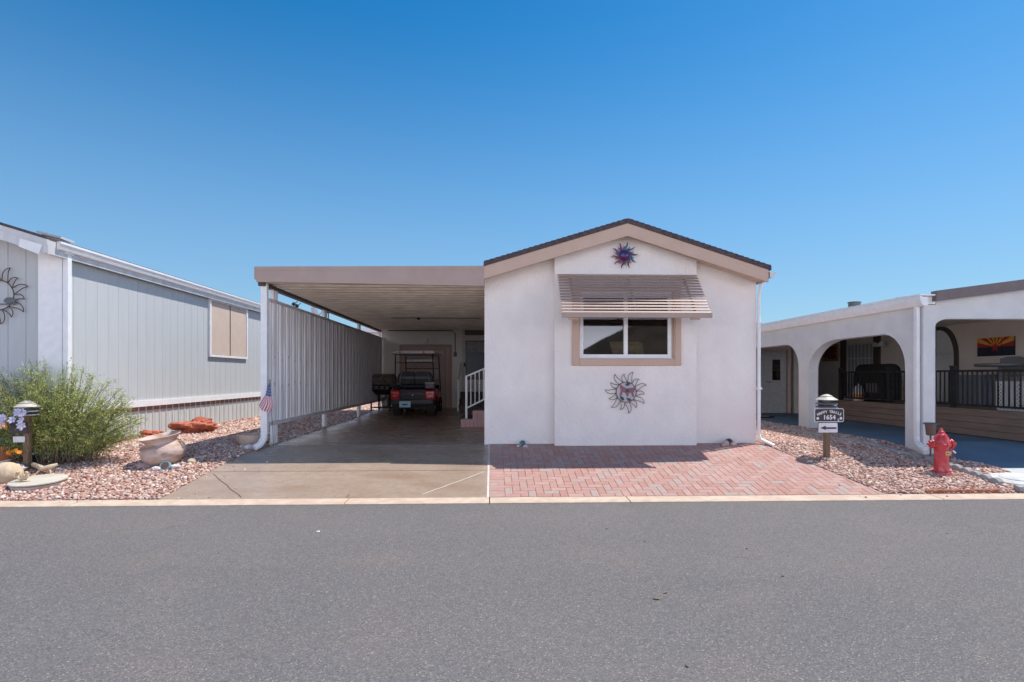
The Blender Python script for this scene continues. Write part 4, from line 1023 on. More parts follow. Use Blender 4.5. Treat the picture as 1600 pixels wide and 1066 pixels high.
xg0 = NX - .13; y0 = NY - .10
mb.prism([(xg0, ztw + .13), (xg0, ztw + .06), (xg0 + .05, ztw - .02), (NX - .001, ztw - .03), (NX - .001, ztw + .10)], 'y', y0, 20)
mb.build('gutter', 'white', NH)
mb = MB(); mb.box(xg0 - .01, NX + .22, y0 + .0, 20, ztw + .131, ztw + .155); mb.box(NX - .0, NX + .17, NY - .03, NY - .002, ztw + .01, ztw + .13); mb.build('roof_edge', 'white', NH)
mb = MB(); mb.prism([(xg0 + .02, ztw + .156), (14, ztw + .156 + 7 * .07), (14, ztw + .2 + 7 * .07), (xg0 + .02, ztw + .17)], 'y', NY + .21, 20.2)
y = NY + .4
while y < 20: mb.box(xg0 + .01, NX + .3, y, y + .03, ztw + .16, ztw + .176); y += .3
mb.build('roof', 'metalw', NH)
mb = MB(); xf = onY(1462, 460, NY - .1)[0]
mb.prism([(xf, fz(xf) - .005), (14, fz(14) - .005), (14, fz(14) + .155), (xf, fz(xf) + .155)], 'y', NY - .12, NY - .003)
mb.build('fascia', mat('fascia_dark', (.17, .13, .13), .7), NH)
mb = MB(); mb.box(NX + .2, 11.0, NY + .2, 20, 2.34, 2.38); mb.build('porch_ceiling', 'stucco_in', NH)
xd = NX - .045; yd = Yx(1437)
mb = MB(); mb.box(xd - .03, xd + .03, yd - .035, yd + .035, .16, ztw - .02)
mb.tube([(xd, yd, .18), (xd - .01, yd - .02, .08), (xd - .02, yd - .12, .01), (xd - .02, yd - .2, -.01)], .045, 8); mb.build('downspout', 'white', NH, bevel=.006)
# inner side wall with doorway arch
IX = 11.0
ya, yb2 = onX(1492, 550, IX)[1], onX(1454, 550, IX)[1]
mb = MB()
mb.prism([(NY + .2, 0)] + arch(ya, yb2 + .6, 1.6, 2.25, .45, .45, zb=.5) + [(20, 0), (20, 2.34), (NY + .2, 2.34)], 'x', IX, IX + .12)
mb.box(IX + .9, IX + 1.0, ya - .5, yb2 + 1.2, 0, 2.34); mb.box(IX + .8, IX + .89, ya - .5, yb2 + 1.2, 1.72, 1.76)
mb.box(NX + .2, IX, 19.9, 20, 0, 2.34)
mb.build('inner_wall', 'stucco_in', NH)
mb = MB(); A1 = arch(ya, yb2 + .6, 1.6, 2.25, .45, .45, zb=.5); A0 = arch(ya - .12, yb2 + .72, 1.6, 2.33, .5, .5, zb=.5)
for i in range(len(A0) - 1): mb.prism([A0[i], A0[i + 1], A1[i + 1], A1[i]], 'x', IX - .03, IX - .002)
mb.build('arch_trim', 'dark', NH)
# window with bars on the inner wall
y1_, y0_ = onX(1326, 560, IX)[1], onX(1366, 560, IX)[1]
mb = MB(); mb.box(IX - .05, IX - .002, y0_ - .28, y0_ - .02, .5, 2.3); mb.box(IX - .05, IX - .002, y1_ + .1, y1_ + .35, .5, 2.3); mb.build('shutter', 'dark', NH)
mb = MB(); mb.box(IX - .02, IX - .004, y0_, y1_, .6, 2.1); wb_ = mb.build('barred_window', mat('curtain_grey', (.30, .31, .31), .8, stretch=(1, 8, 1)), NH)
mb = MB()
for k in range(8): y = y0_ + (y1_ - y0_) * k / 7; mb.box(IX - .045, IX - .03, y - .012, y + .012, .6, 2.1)
for z in (.62, 1.2, 1.65, 2.08): mb.box(IX - .05, IX - .046, y0_, y1_, z - .012, z + .012)
mb.build('bars', 'metalw', wb_)
q = onX(1385, 539, IX); mb = MB(); mb.tube([(IX, q[1], q[2] - .05), (IX - .12, q[1], q[2])], .03, 8)
for s_ in (-.12, .12): mb.tube([(IX - .1, q[1], q[2]), (IX - .16, q[1] + s_, q[2]), (IX - .26, q[1] + s_ * 1.3, q[2] + .02)], [.03, .05, .075], 10)
mb.build('flood_lamp', 'plastic_w', NH, smooth=True)
mb = MB(); mb.lathe((9.3, 17.5, 2.36), [(.15, 0), (.15, .12)], 12); q = onY(1335, 476, 13); mb = MB(); mb.lathe((q[0], 13, 2.4), [(.05, 0), (.05, q[2] - 2.4 - .07), (.06, q[2] - 2.4 - .06), (.13, q[2] - 2.4 - .05), (.13, q[2] - 2.4 + .03), (.15, q[2] - 2.4 + .04), (.14, q[2] - 2.4 + .06)], 16); mb.build('roof_vent', 'greypl', NH)
# white door at the far end
YD = 16.6
d0, d1 = onY(1180, 600, YD)[0], onY(1229, 600, YD)[0]; dz = onY(1200, 549, YD)[2]
mb = MB(); mb.box(NX + .2, d0 - .07, YD, YD + .1, 0, 2.34); mb.box(d1 + .22, d1 + .5, YD, YD + .1, 0, 2.34); mb.box(d0 - .07, d1 + .22, YD, YD + .1, dz + .1, 2.34); mb.build('end_wall', 'stucco_in', NH)
mb = MB(); mb.box(d0, d1, YD + .01, YD + .05, .02, dz); dw = mb.build('side_door', 'doorwhite', NH); dw['label'] = 'white side door with a narrow window seen through the small arch'
mb = MB(); a, b = onY(1206.5, 600, YD)[0], onY(1219, 600, YD)[0]; za_, zb_ = onY(1210, 594, YD)[2], onY(1210, 562, YD)[2]
mb.box(a - .03, b + .03, YD - .005, YD + .008, za_ - .03, zb_ + .03); fr_ = mb.build('frame', 'door', dw)
mb = MB(); mb.box(a, b, YD - .012, YD - .007, za_, (za_ + zb_) / 2 - .02); mb.box(a, b, YD - .012, YD - .007, (za_ + zb_) / 2 + .02, zb_); mb.build('pane', 'glass', fr_)
mb = MB(); mb.box(a, b, YD - .0065, YD - .0055, za_, zb_); mb.build('pane_backing', 'dark', fr_)
mb = MB(); q = onY(1198, 597, YD); mb.tube([(q[0] - .02, YD, q[2]), (q[0], YD - .05, q[2]), (q[0] + .10, YD - .05, q[2])], .012, 6); mb.build('handle', 'black', dw)
mb = MB(); mb.box(d1 + .02, d1 + .12, YD - .03, YD + .05, .02, dz + .02); mb.box(d0, d1 + .12, YD - .03, YD + .05, dz + .021, dz + .1); mb.build('frame', 'door', dw)
# deck
DX = 8.9; dzt = .51
DK = thing('deck', (10, 11.5, 0), 'raised porch deck faced with brown horizontal boards', 'deck')
mb = MB(); mb.box(DX + .03, IX - .003, NY + .25, 14.3, .02, dzt - .03); z = .02
k = 0
while z < dzt - .04: mb.box(DX, DX + .028, NY + .22, 14.3, z + .006, min(z + .118, dzt - .03)); z += .122
mb.build('board_facing', 'deck', DK)
mb = MB(); mb.box(DX - .02, IX - .003, NY + .22, 14.32, dzt - .029, dzt); mb.build('deck_floor', 'deck', DK)
RL = thing('railing', (DX + .05, 11.5, dzt), 'black metal baluster railing along the porch deck edge', 'railing')
pys = [onX(1310.5, 600, DX)[1], onX(1386.5, 600, DX)[1], onX(1485, 600, DX)[1], 8.95]
for y in pys: mb = MB(); mb.box(DX + .02, DX + .10, y - .04, y + .04, dzt, 1.30); mb.box(DX + .01, DX + .11, y - .05, y + .05, 1.30, 1.325); mb.build('post', 'black', RL)
for a, b in zip(pys, pys[1:]):
    mb = MB(); mb.box(DX + .045, DX + .085, b + .04, a - .04, 1.20, 1.24); mb.box(DX + .045, DX + .085, b + .04, a - .04, .56, .595)
    n = int((a - b) / .105)
    for i in range(1, n): y = b + (a - b) * i / n; mb.box(DX + .055, DX + .075, y - .01, y + .01, .595, 1.20)
    mb.build('baluster_panel', 'black', RL)
# porch contents
PG = thing('gas_grill', (9.5, 13.6, dzt), 'black gas grill with a long hood on the deck behind the railing', 'grill')
mb = MB(); mb.box(9.25, 9.75, 13.1, 14.15, dzt + .03, dzt + .62); mb.build('cabinet', 'black', PG, bevel=.01)
mb = MB(); mb.prism(arcprof([(9.25, 1.13), (9.27, 1.30), (9.38, 1.41), (9.62, 1.41), (9.75, 1.30), (9.75, 1.13)], 4), 'y', 13.15, 14.1); mb.build('hood', 'black', PG)
mb = MB(); mb.box(9.22, 9.25, 13.2, 13.65, .72, .95); mb.build('door_panel', 'greypl', PG)
GB = MB(); GB.lathe((9.12, 13.75, dzt), [(.10, 0), (.12, .03), (.12, .30), (.08, .36), (.04, .38), (.04, .42)], 16, mi=0); GB.lathe((9.12, 13.75, dzt + .06), [(.1215, 0), (.1215, .1)], 16, mi=1)
solo(GB, 'gas_bottle', ['plastic_w', 'orange'], (9.12, 13.75, dzt), 'white and orange gas bottle standing in front of the deck grill', 'gas bottle', smooth=True)
q = onX(1405, 615, 10.2); B_ = MB(); B_.box(9.95, 10.35, q[1] - .25, q[1] + .25, dzt, .85); B_.box(9.95, 10.35, q[1] - .25, q[1] + .25, .855, .98)
solo(B_, 'storage_bench', 'tanpot', (10.1, q[1], dzt), 'tan low bench beside the black grill on the porch deck', 'bench', bevel=.02)
CB = MB(); CB.box(10.2, 10.7, onX(1530, 600, 10.2)[1], onX(1493, 600, 10.2)[1], dzt, 1.12); CB.box(10.18, 10.72, onX(1530, 600, 10.2)[1] - .02, onX(1493, 600, 10.2)[1] + .02, 1.121, 1.15)
solo(CB, 'cabinet', mat('cabinet_blue', (.16, .19, .24), .6), (10.4, 12, dzt), 'blue grey storage cabinet behind the right railing panel', 'cabinet', bevel=.01)
TB = thing('bar_table', (10.0, 10.75, dzt), 'dark round bar table on the deck below the sunburst panels', 'table')
mb = MB(); mb.lathe((10.0, 10.75, 1.33), [(.40, -.02), (.42, 0), (.42, .03), (.40, .04)], 32); mb.build('tabletop', 'greypl', TB)
mb = MB(); mb.tube([(10, 10.75, dzt + .04), (10, 10.75, 1.31)], .05, 10); mb.lathe((10, 10.75, dzt), [(.28, 0), (.28, .02), (.06, .05)], 20); mb.build('pedestal', 'greypl', TB)
def barchair(x, y, rz, lab):
    t = thing('bar_chair', (x, y, dzt), lab, 'chair', 'bar chairs round the dark table', rz=rz)
    mb = MB(); mb.box(-.22, .22, -.2, .22, .62, .66); LB(mb, 'seat', 'greypl', t, bevel=.01)
    mb = MB(); mb.prism([(-.22, .68), (.22, .68), (.22, .98), (.10, 1.02), (-.10, 1.02), (-.22, .98)], 'y', .20, .235); LB(mb, 'backrest', 'greypl', t)
    for a in (-.19, .19):
        for b in (-.18, .2): mb = MB(); mb.beam((a, b, 0), (a, b, .62), .035, .035); LB(mb, 'leg', 'greypl', t)
barchair(10.6, 11.2, R(-60), 'dark slatted bar chair behind the round table, back to the wall')
barchair(10.05, 10.05, R(200), 'dark bar chair at the right edge of the round table')
LP = MB(); y_a, y_b = 8.95, onX(1557, 600, 9.1)[1]
LP.box(9.09, 9.12, y_a, y_b, 1.00, 1.03); LP.box(9.09, 9.12, y_b - .03, y_b, dzt, 1.0); LP.box(9.09, 9.12, y_a, y_b, dzt, dzt + .03); LP.box(9.085, 9.12, y_a, y_b, .985, 1.03)
i = 0; step = .07; H_ = .48
yy = y_a - H_
while yy < y_b:
    for s_ in (1, -1):
        (ya_, za_), (yb_, zb_) = ((yy, dzt), (yy + H_, dzt + H_)) if s_ > 0 else ((yy + H_, dzt), (yy, dzt + H_))
        lo_, hi_ = max(min(ya_, yb_), y_a), min(max(ya_, yb_), y_b)
        if hi_ > lo_:
            zat = lambda q: za_ + (zb_ - za_) * (q - ya_) / (yb_ - ya_)
            LP.beam((9.105 + .004 * s_, lo_, zat(lo_)), (9.105 + .004 * s_, hi_, zat(hi_)), .022, .006, up=(1, 0, 0))
    yy += step
solo(LP, 'pet_gate', 'plastic_w', (9.1, 9.5, dzt), 'white plastic lattice gate panel leaning inside the porch railing', 'gate')
# sunburst panels
yL, yR = onX(1529, 540, IX)[1], onX(1586.8, 540, IX)[1]; zT, zB = onX(1529, 529.6, IX)[2], onX(1529, 557.4, IX)[2]
SB = thing('wall_panel_art', (IX - .03, (yL + yR) / 2, zB), 'three part wall art with red and gold rays over navy and a star', 'wall art')
def starin(a, b):  # star centred at (.5,.5) in width/height units scaled to square
    x, z = (a - .5) * (yL - yR), (b - .47) * (zT - zB); r = math.hypot(x, z); th = (math.atan2(x, z) + 2 * math.pi) % (2 * math.pi / 5); th = min(th, 2 * math.pi / 5 - th)
    Ro, Ri = .115, .045; a1 = math.pi / 5
    x1, y1 = Ro, 0; x2, y2 = Ri * math.cos(a1), Ri * math.sin(a1); px_, py_ = r * math.cos(th), r * math.sin(th)
    return (x2 - x1) * (py_ - y1) - (y2 - y1) * (px_ - x1) > 0
NA, NB = 96, 44
for pnl in range(3):
    mb = MB(); vs = []; fs = []; ms = []
    i0, i1 = pnl * 32 + (1 if pnl else 0), pnl * 32 + 32
    for i in range(i0, i1):
        for j in range(NB):
            a0, a1, b0, b1 = i / NA, (i + 1) / NA, j / NB, (j + 1) / NB
            k = len(vs); vs += [(IX - .03, yL + (yR - yL) * a, zB + (zT - zB) * b) for a, b in ((a0, b0), (a1, b0), (a1, b1), (a0, b1))]
            fs.append((k, k + 1, k + 2, k + 3)); am, bm_ = (a0 + a1) / 2, (b0 + b1) / 2
            if starin(am, bm_): c = 0
            elif bm_ < .5: c = 2
            else:
                ang = math.atan2((bm_ - .5) * (zT - zB), (am - .5) * (yL - yR)); c = 0 if int(ang / (math.pi / 13)) % 2 == 0 else 1
            ms.append(c)
    mb.add(vs, fs); mb.m = ms; mb.box(IX - .029, IX - .002, yL + (yR - yL) * i1 / NA, yL + (yR - yL) * i0 / NA, zB, zT, 2)
    mb.build('panel', ['az_r', 'az_y', 'az_b'], SB)
ypa, ypb = onX(1287, 550, IX)[1], onX(1310.5, 550, IX)[1]; z1_, z0_ = onX(1299, 538.5, IX)[2], onX(1299, 564.5, IX)[2]
PC = thing('picture', (IX - .03, (ypa + ypb) / 2, z0_), 'dark picture in an orange wood frame on the porch wall', 'picture')
mb = MB(); f = .07
mb.box(IX - .04, IX - .002, ypb, ypa, z0_, z0_ + f); mb.box(IX - .04, IX - .002, ypb, ypa, z1_ - f, z1_); mb.box(IX - .04, IX - .002, ypb, ypb + f, z0_ + f, z1_ - f); mb.box(IX - .04, IX - .002, ypa - f, ypa, z0_ + f, z1_ - f)
mb.build('frame', mat('orange_wood', (.36, .15, .05), .6), PC)
mb = MB(); mb.box(IX - .02, IX - .003, ypb + f, ypa - f, z0_ + f, z1_ - f); mb.build('canvas', mat('dark_canvas', (.10, .03, .02), .8, (.3, .2, .15), 7, lo=.55, hi=.7), PC)
q = onX(1185, 654, 7.6); q2 = gnd(1210, 654)
WS = MB(); WS.box(q2[0] - .9, q2[0], q2[1], q2[1] + .22, .013, .05, 0); WS.box(q2[0] - .9, q2[0] - .12, q2[1] + .02, q2[1] + .2, .0505, .06, 1)
solo(WS, 'wheel_stop', ['black', 'yellow'], (q2[0] - .4, q2[1], .012), 'black and yellow wheel stop lying on the blue slab', 'wheel stop')

# ================================================================== EDGING
EP = [gnd(1189, 664), gnd(1240, 674), gnd(1306, 688), gnd(1394, 706), gnd(1446, 719.5), gnd(1495.5, 735), gnd(1545, 752.5), gnd(1580, 764)]
segs = []
def walk(P_, L):
    out = []; pts = [Vector(p) for p in P_]; d = 0; cur = pts[0]; i = 0
    acc = [0]
    for a, b in zip(pts, pts[1:]): acc.append(acc[-1] + (b - a).length)
    n = int(acc[-1] / L)
    def at(s):
        for k in range(len(pts) - 1):
            if s <= acc[k + 1] + 1e-6: return pts[k].lerp(pts[k + 1], (s - acc[k]) / (acc[k + 1] - acc[k]))
        return pts[-1]
    return [(at(i * L), at((i + 1) * L)) for i in range(n)]
def edgeblock(a, b, hgt, m, lab, grp, scal=True, th=.06):
    mid_ = (a + b) / 2; d = (b - a); L = d.length - .006; d.z = 0; d.normalize(); r = Vector((-d.y, d.x, 0))
    mb = MB(); pr = []
    n = 10
    for i in range(n + 1):
        t = i / n; h = hgt * (.62 + .38 * abs(math.sin(t * math.pi * 2)) ** .7) if scal else hgt
        pr.append((t - .5, h))
    vs = []
    for s_ in (-1, 1):
        for t, h in pr:
            for z in (-.06, h): 
                p = mid_ + d * L * t + r * th / 2 * s_ * (1 if z < 0 else .85); slope = zg(p.y)
                vs.append((p.x, p.y, slope + z))
    m_ = len(pr) * 2; fs = []
    for i in range(n):
        a_ = 2 * i; fs += [(a_, a_ + 2, a_ + 3, a_ + 1), (m_ + a_, m_ + a_ + 1, m_ + a_ + 3, m_ + a_ + 2), (a_ + 1, a_ + 3, m_ + a_ + 3, m_ + a_ + 1)]
    fs += [(0, 1, m_ + 1, m_), (2 * n, m_ + 2 * n, m_ + 2 * n + 1, 2 * n + 1)]
    mb.add(vs, fs)
    return solo(mb, 'edging_block', m, (mid_.x, mid_.y, zg(mid_.y)), lab, 'edging block', grp, bevel=.008)
for a, b in walk(EP[:5], .45): edgeblock(a, b, .055, 'edging', 'plain grey concrete edging block in the gravel in front of the arcade', 'plain concrete edging blocks', scal=False, th=.07)
for a, b in walk(EP[4:], .27): edgeblock(a, b, .085, 'edging', 'grey scalloped edging block behind the hydrant towards the kerb', 'grey scalloped edging blocks', th=.10)
KL = [Vector(gnd(1446, 770)), Vector(gnd(1574, 769))]
for a, b in walk(KL, .25): edgeblock(a, b, .045, 'rededging', 'rust red scalloped edging block along the kerb below the hydrant', 'red scalloped edging blocks', th=.05)
ea = Vector(gnd(1588, 768)); edgeblock(ea, ea + Vector((.6, .02, 0)), .075, 'edging', 'grey straight edging block at the kerb right of the white cover', 'grey kerb end blocks', scal=False, th=.1)

# ================================================================== HYDRANT
q = gnd(1471, 740); hx, hy, hz = q[0], q[1], q[2]
HY = thing('fire_hydrant', (hx, hy, hz), 'bright red fire hydrant with a brass tag in the gravel', 'fire hydrant', rz=R(-10))
h = .645; HY.scale = (.86, .86, 1)
mb = MB(); mb.lathe((0, 0, 0), [(.14, -.05), (.14, .012), (.135, .028), (.112, .03), (.108, .05), (.104, .30), (.106, .385), (.128, .39), (.132, .40), (.132, .425), (.126, .43), (.118, .432)], 32); LB(mb, 'barrel', 'hyd', HY, smooth=True)
mb = MB(); mb.lathe((0, 0, 0), [(.120, .432), (.116, .46), (.104, .505), (.082, .545), (.060, .565), (.052, .570), (.048, .59), (.040, .60), (.030, .605)], 32)
for k in range(8): a = k * math.pi / 4; mb.beam((.118 * math.cos(a), .118 * math.sin(a), .44), (.075 * math.cos(a), .075 * math.sin(a), .558), .012, .012)
LB(mb, 'bonnet', 'hyd', HY, smooth=True)
mb = MB(); mb.lathe((0, 0, 0), [(.032, .60), (.030, .62), (.022, .625), (.020, .645), (.0, .647)], 5); LB(mb, 'operating_nut', 'hyd', HY)
for sg, r0 in ((-1, .052), (1, .062)):
    mb = MB(); ax = 'x'
    mb.lathe((0, 0, .42), [(r0, .06 * sg), (r0, .125 * sg), (r0 + .012, .13 * sg), (r0 + .012, .15 * sg), (r0 * .95, .155 * sg), (r0 * .9, .178 * sg), (.03, .185 * sg), (.02, .20 * sg), (.02, .215 * sg)], 20, 'x')
    for k in range(8): a = k * math.pi / 4; mb.beam((.155 * sg, r0 * math.cos(a), .42 + r0 * math.sin(a)), (.178 * sg, r0 * math.cos(a) * .92, .42 + r0 * math.sin(a) * .92), .014, .012)
    LB(mb, 'nozzle', 'hyd', HY, smooth=True)
mb = MB()
for k in range(8): a = k * math.pi / 4 + .2; mb.lathe((.122 * math.cos(a), .122 * math.sin(a), .028), [(.014, 0), (.014, .018)], 6)
for k in range(8): a = k * math.pi / 4 + .2; mb.lathe((.121 * math.cos(a), .121 * math.sin(a), .43), [(.012, 0), (.012, .015)], 6)
LB(mb, 'bolts', 'hyd', HY)
mb = MB(); mb.box(.005, .085, -.109, -.100, .27, .325); tg = LB(mb, 'tag', 'gold', HY, bevel=.003)
mb = MB(); mb.box(.02, .04, -.1098, -.1092, .285, .31); mb.box(.05, .075, -.1098, -.1092, .290, .300); LB(mb, 'tag_marking', 'bronze', tg)
mb = MB(); mb.tube([(.13, -.02, .36), (.135, -.03, .28), (.12, -.04, .24)], .009, 6); mb.beam((.14, -.02, .33), (.18, -.05, .295), .012, .03); LB(mb, 'chain', ['red'], HY)
mb = MB(); mb.beam((.145, -.045, .335), (.185, -.055, .300), .012, .022); LB(mb, 'tie', 'white', HY)

# ================================================================== path light
q = gnd(1454, 722)
PL = thing('path_light', tuple(q), 'bronze fluted path light standing just behind the hydrant', 'path light')
s_ = 1 / 103
zt0 = (722 - 661) * s_
mb = MB(); mb.tube([(q[0], q[1], q[2] - .05), (q[0], q[1], q[2] + zt0 - .18)], .013, 8); mb.build('stake', 'bronze', PL)
mb = MB(); mb.lathe((q[0], q[1], q[2] + zt0 - .19), [(.05, 0), (.058, .02), (.072, .165), (.075, .17)], 20); mb.build('shade', 'bronze', PL)
mb = MB(); mb.lathe((q[0], q[1], q[2] + zt0 - .02), [(.095, 0), (.098, .01), (.08, .022), (.02, .026)], 24); mb.build('cap', 'greypl', PL, smooth=True)
# ================================================================== number sign posts
def signpost(base, sc, full, lab, tilt=0):
    t = thing('sign_post', tuple(base), lab, 'sign post', rz=R(tilt))
    mb = MB(); mb.box(-.036, .036, -.036, .036, -.08, .80); LB(mb, 'post', 'wood', t, bevel=.004)
    # louvred lamp
    mb = MB()
    for k, z in enumerate((.795, .845)): mb.lathe((0, 0, z), [(.11, 0), (.15, -.012), (.155, -.02), (.15, -.006), (.10, .014)], 4 if False else 24)
    mb.lathe((0, 0, .80), [(.05, 0), (.05, .11)], 12); lm = LB(mb, 'lamp', 'lampgrey', t)
    mb = MB(); mb.lathe((0, 0, .89), [(.155, 0), (.157, .008), (.085, .052), (.08, .058), (.088, .06), (.03, .088), (.0, .092)], 24); LB(mb, 'lamp_cap', 'lampcap', lm)
    if full:
        def rr(x0, x1, z0, z1, r, n=5):
            o = []
            for cx, cz, a in ((x1 - r, z0 + r, -90), (x1 - r, z1 - r, 0), (x0 + r, z1 - r, 90), (x0 + r, z0 + r, 180)):
                o += [(cx + r * math.cos(R(a + 90 * i / n)), cz + r * math.sin(R(a + 90 * i / n))) for i in range(n + 1)]
            return o
        x0, x1, z0, z1 = -.225, .245, .555, .765
        mb = MB(); mb.prism(rr(x0, x1, z0, z1, .028), 'y', -.05, -.042); pn = LB(mb, 'name_plate', 'signwhite', t)
        mb = MB(); mb.prism(rr(x0 + .010, x1 - .010, z0 + .010, z1 - .010, .022), 'y', -.0515, -.0503); LB(mb, 'plate_face', 'signblack', pn)
        Rx = Matrix.Rotation(R(90), 4, 'X')
        s = 'HAPPY TRAILS'; n = len(s); cx = .01; Rr = .42
        for i, ch in enumerate(s):
            if ch == ' ': continue
            a = (i - (n - 1) / 2) * .079
            mtx = Matrix.Translation((cx + Rr * math.sin(a), -.053, .712 - Rr * (1 - math.cos(a)))) @ Matrix.Rotation(a, 4, 'Y') @ Rx
            text(ch, .056, 'signwhite', 'letter', pn, mtx, .001, .0018)
        text('1654', .092, 'signwhite', 'number', pn, Matrix.Translation((.01, -.053, .625)) @ Rx, .001, .0035, 1.1)
        text('2', .042, 'signwhite', 'number', pn, Matrix.Translation((.155, -.053, .585)) @ Rx, .001, .0025)
        for cx in (-.175, .195):
            mb = MB()
            for k in range(6):
                a = k * 1.05; mb.lathe((cx + .014 * math.cos(a), -.0535 + .0003 * k, .612 + .014 * math.sin(a)), [(.009, 0), (.009, .001)], 8, 'y')
            mb.lathe((cx, -.0545, .612), [(.009, 0), (.009, .001)], 8, 'y')
            LB(mb, 'flower_motif', 'signwhite', pn)
        mb = MB(); mb.prism(rr(-.155, .145, .395, .540, .012), 'y', -.048, -.040); ar = LB(mb, 'arrow_plate', 'signwhite', t)
        mb = MB(); mb.prism([(-.135, .465), (-.045, .497), (-.045, .475), (.125, .475), (.125, .449), (-.045, .449), (-.045, .433)], 'y', -.050, -.0485); LB(mb, 'arrow', 'signblack', ar)
        mb = MB(); mb.beam((-.02, -.045, .70), (.02, -.045, .70), .01, .01); LB(mb, 'screw', 'steel', pn)
    return t
signpost(gnd(1291.5, 715.5), 1, True, 'wooden number post with louvred lamp, HAPPY TRAILS plate and arrow', 2)
b = gnd(43, 735); tS = signpost((b[0], b[1], b[2] + .0), 1, False, 'weathered wooden lamp post with small dark plate in front of the green shrub')
mb = MB(); mb.box(-.20, .04, -.05, -.042, .52, .68); sp = LB(mb, 'number_plate', 'signblack', tS)
text('5', .11, 'signwhite', 'number', sp, Matrix.Translation((-.045, -.053, .60)) @ Matrix.Rotation(R(90), 4, 'X'), .001, .002)
mb = MB(); mb.box(-.16, .0, -.048, -.041, .40, .48); LB(mb, 'arrow_plate', 'signwhite', tS)

# ================================================================== POT and garden pieces
q = gnd(257, 728); px0, py0, pz0 = q[0] - .05, q[1] + .14, zg(q[1] + .14)
s_ = 1 / 114.0
PT = thing('clay_pot', (px0, py0, pz0), 'large weathered round bellied clay pot with a flared rim leaning in the gravel', 'pot')
def tilted(mb, ang, ay, c):
    Mx = Matrix.Translation(c) @ Matrix.Rotation(R(ang), 4, 'Y') @ Matrix.Rotation(R(ay), 4, 'X')
    mb.v = [tuple(Mx @ Vector(v)) for v in mb.v]; return mb
prof_ = arcprof([(.12, 0), (.20, .03), (.285, .12), (.315, .22), (.29, .31), (.235, .36), (.225, .39), (.245, .42), (.285, .455), (.30, .465)], 4)
prof_ = prof_ + [(.295, .475), (.27, .470), (.22, .42), (.20, .38), (.22, .33)]
mb = MB(); mb.lathe((0, 0, 0), prof_, 48); mb.v = [(x * .93, y * .93, z * .93) for x, y, z in mb.v]; tilted(mb, -9, 7, (px0, py0, pz0 - .03)); mb.f = [f for f in mb.f if len(f) < 40 or True]
mb.build('body', 'pot', PT, smooth=True)
mb = MB(); mb.lathe((0, 0, 0), [(.20, .37), (.001, .385)], 24); mb.v = [(x * .93, y * .93, z * .93) for x, y, z in mb.v]; tilted(mb, -9, 7, (px0, py0, pz0 - .03)); mb.build('soil', 'pot_in', PT)
for sg in (-1, 1):
    mb = MB(); mb.tube([(sg * .27, 0, .25), (sg * .33, 0, .26), (sg * .35, 0, .30), (sg * .32, 0, .335), (sg * .25, 0, .335)], .017, 8); mb.v = [(x * .93, y * .93, z * .93) for x, y, z in mb.v]; tilted(mb, -9, 7, (px0, py0, pz0 - .03)); mb.build('handle', 'pot', PT, smooth=True)
# low planter by the downspout
q = gnd(388, 697); 
LPn = thing('planter', tuple((q[0], q[1] + .1, zg(q[1] + .1))), 'low round tan planter bowl beside the carport downspout', 'planter')
mb = MB(); mb.lathe((q[0], q[1] + .12, zg(q[1] + .12) - .02), arcprof([(.14, 0), (.20, .06), (.225, .13), (.215, .19), (.205, .20)], 4) + [(.185, .20), (.185, .14)], 36); mb.build('bowl', 'tanpot', LPn, smooth=True)
mb = MB(); mb.lathe((q[0], q[1] + .12, zg(q[1] + .12) - .02), [(.188, .14), (.001, .145)], 20); mb.build('soil', 'stone_dark', LPn)
def rockat(px, py, w, h, m, lab, cat='rock', seed=1, name='rock', grp=None, dep=.7, rough=.3, rz=0, lift=.3, sub=3):
    g = gnd(px, py); Dc = g[0] * sT + g[1] * cT; k = Dc / F
    sx_, sz_ = w * k / 2, h * k / 2; mb = MB(); cy = g[1] + sx_ * dep * .6
    mb.rock((g[0], cy, zg(cy) + sz_ * (1 - lift)), (sx_, sx_ * dep, sz_ * 1.1), seed, sub, rough, rz=rz)
    return solo(mb, name, m, (g[0], cy, zg(cy)), lab, cat, grp, smooth=False)
rockat(230, 686, 36, 13, 'redrock', 'smaller broken red sandstone behind the clay pot rim', seed=4, rough=.75, sub=4)
rockat(300, 678, 56, 25, 'redrock', 'large flat red sandstone boulder against the grey skirting', seed=9, rough=.62, rz=.1, sub=4)
rockat(221, 733, 24, 9, 'pinkrock', 'flat mauve stone in shade at the left of the pot foot', seed=11)
rockat(243, 737, 15, 8, 'whiterock', 'whitish stone between pot foot and round glass lamp', seed=12)
rockat(272, 734, 18, 8, 'whiterock', 'cream white stone right of the round glass lamp', seed=13)
rockat(284, 726, 8, 4, 'tanrock', 'smallest yellowish stone between the pot and the tan stone', seed=14)
rockat(298, 725.5, 14, 9, 'tanrock', 'rounded tan stone alone to the right of the clay pot', seed=15, rough=.15)
def disclight(px, py, r, lab, ringm='cyan', facem='solar', tilt=50, yaw=0):
    g = gnd(px, py); t = thing('solar_light', tuple(g), lab, 'solar light')
    c = Vector((g[0], g[1], g[2] + r * .85)); Mx = Matrix.Translation(c) @ Matrix.Rotation(R(yaw), 4, 'Z') @ Matrix.Rotation(R(tilt), 4, 'X')
    mb = MB(); mb.lathe((0, 0, 0), [(r * .78, .012), (r * .95, .015), (r, .005), (r, -.03), (r * .7, -.05)], 24); mb.v = [tuple(Mx @ Vector(v)) for v in mb.v]; mb.build('ring', ringm, t, smooth=True)
    mb = MB(); mb.lathe((0, 0, .0125), [(r * .78, 0), (r * .3, .003), (0, .004)], 24); mb.v = [tuple(Mx @ Vector(v)) for v in mb.v]; mb.build('lens', facem, t)
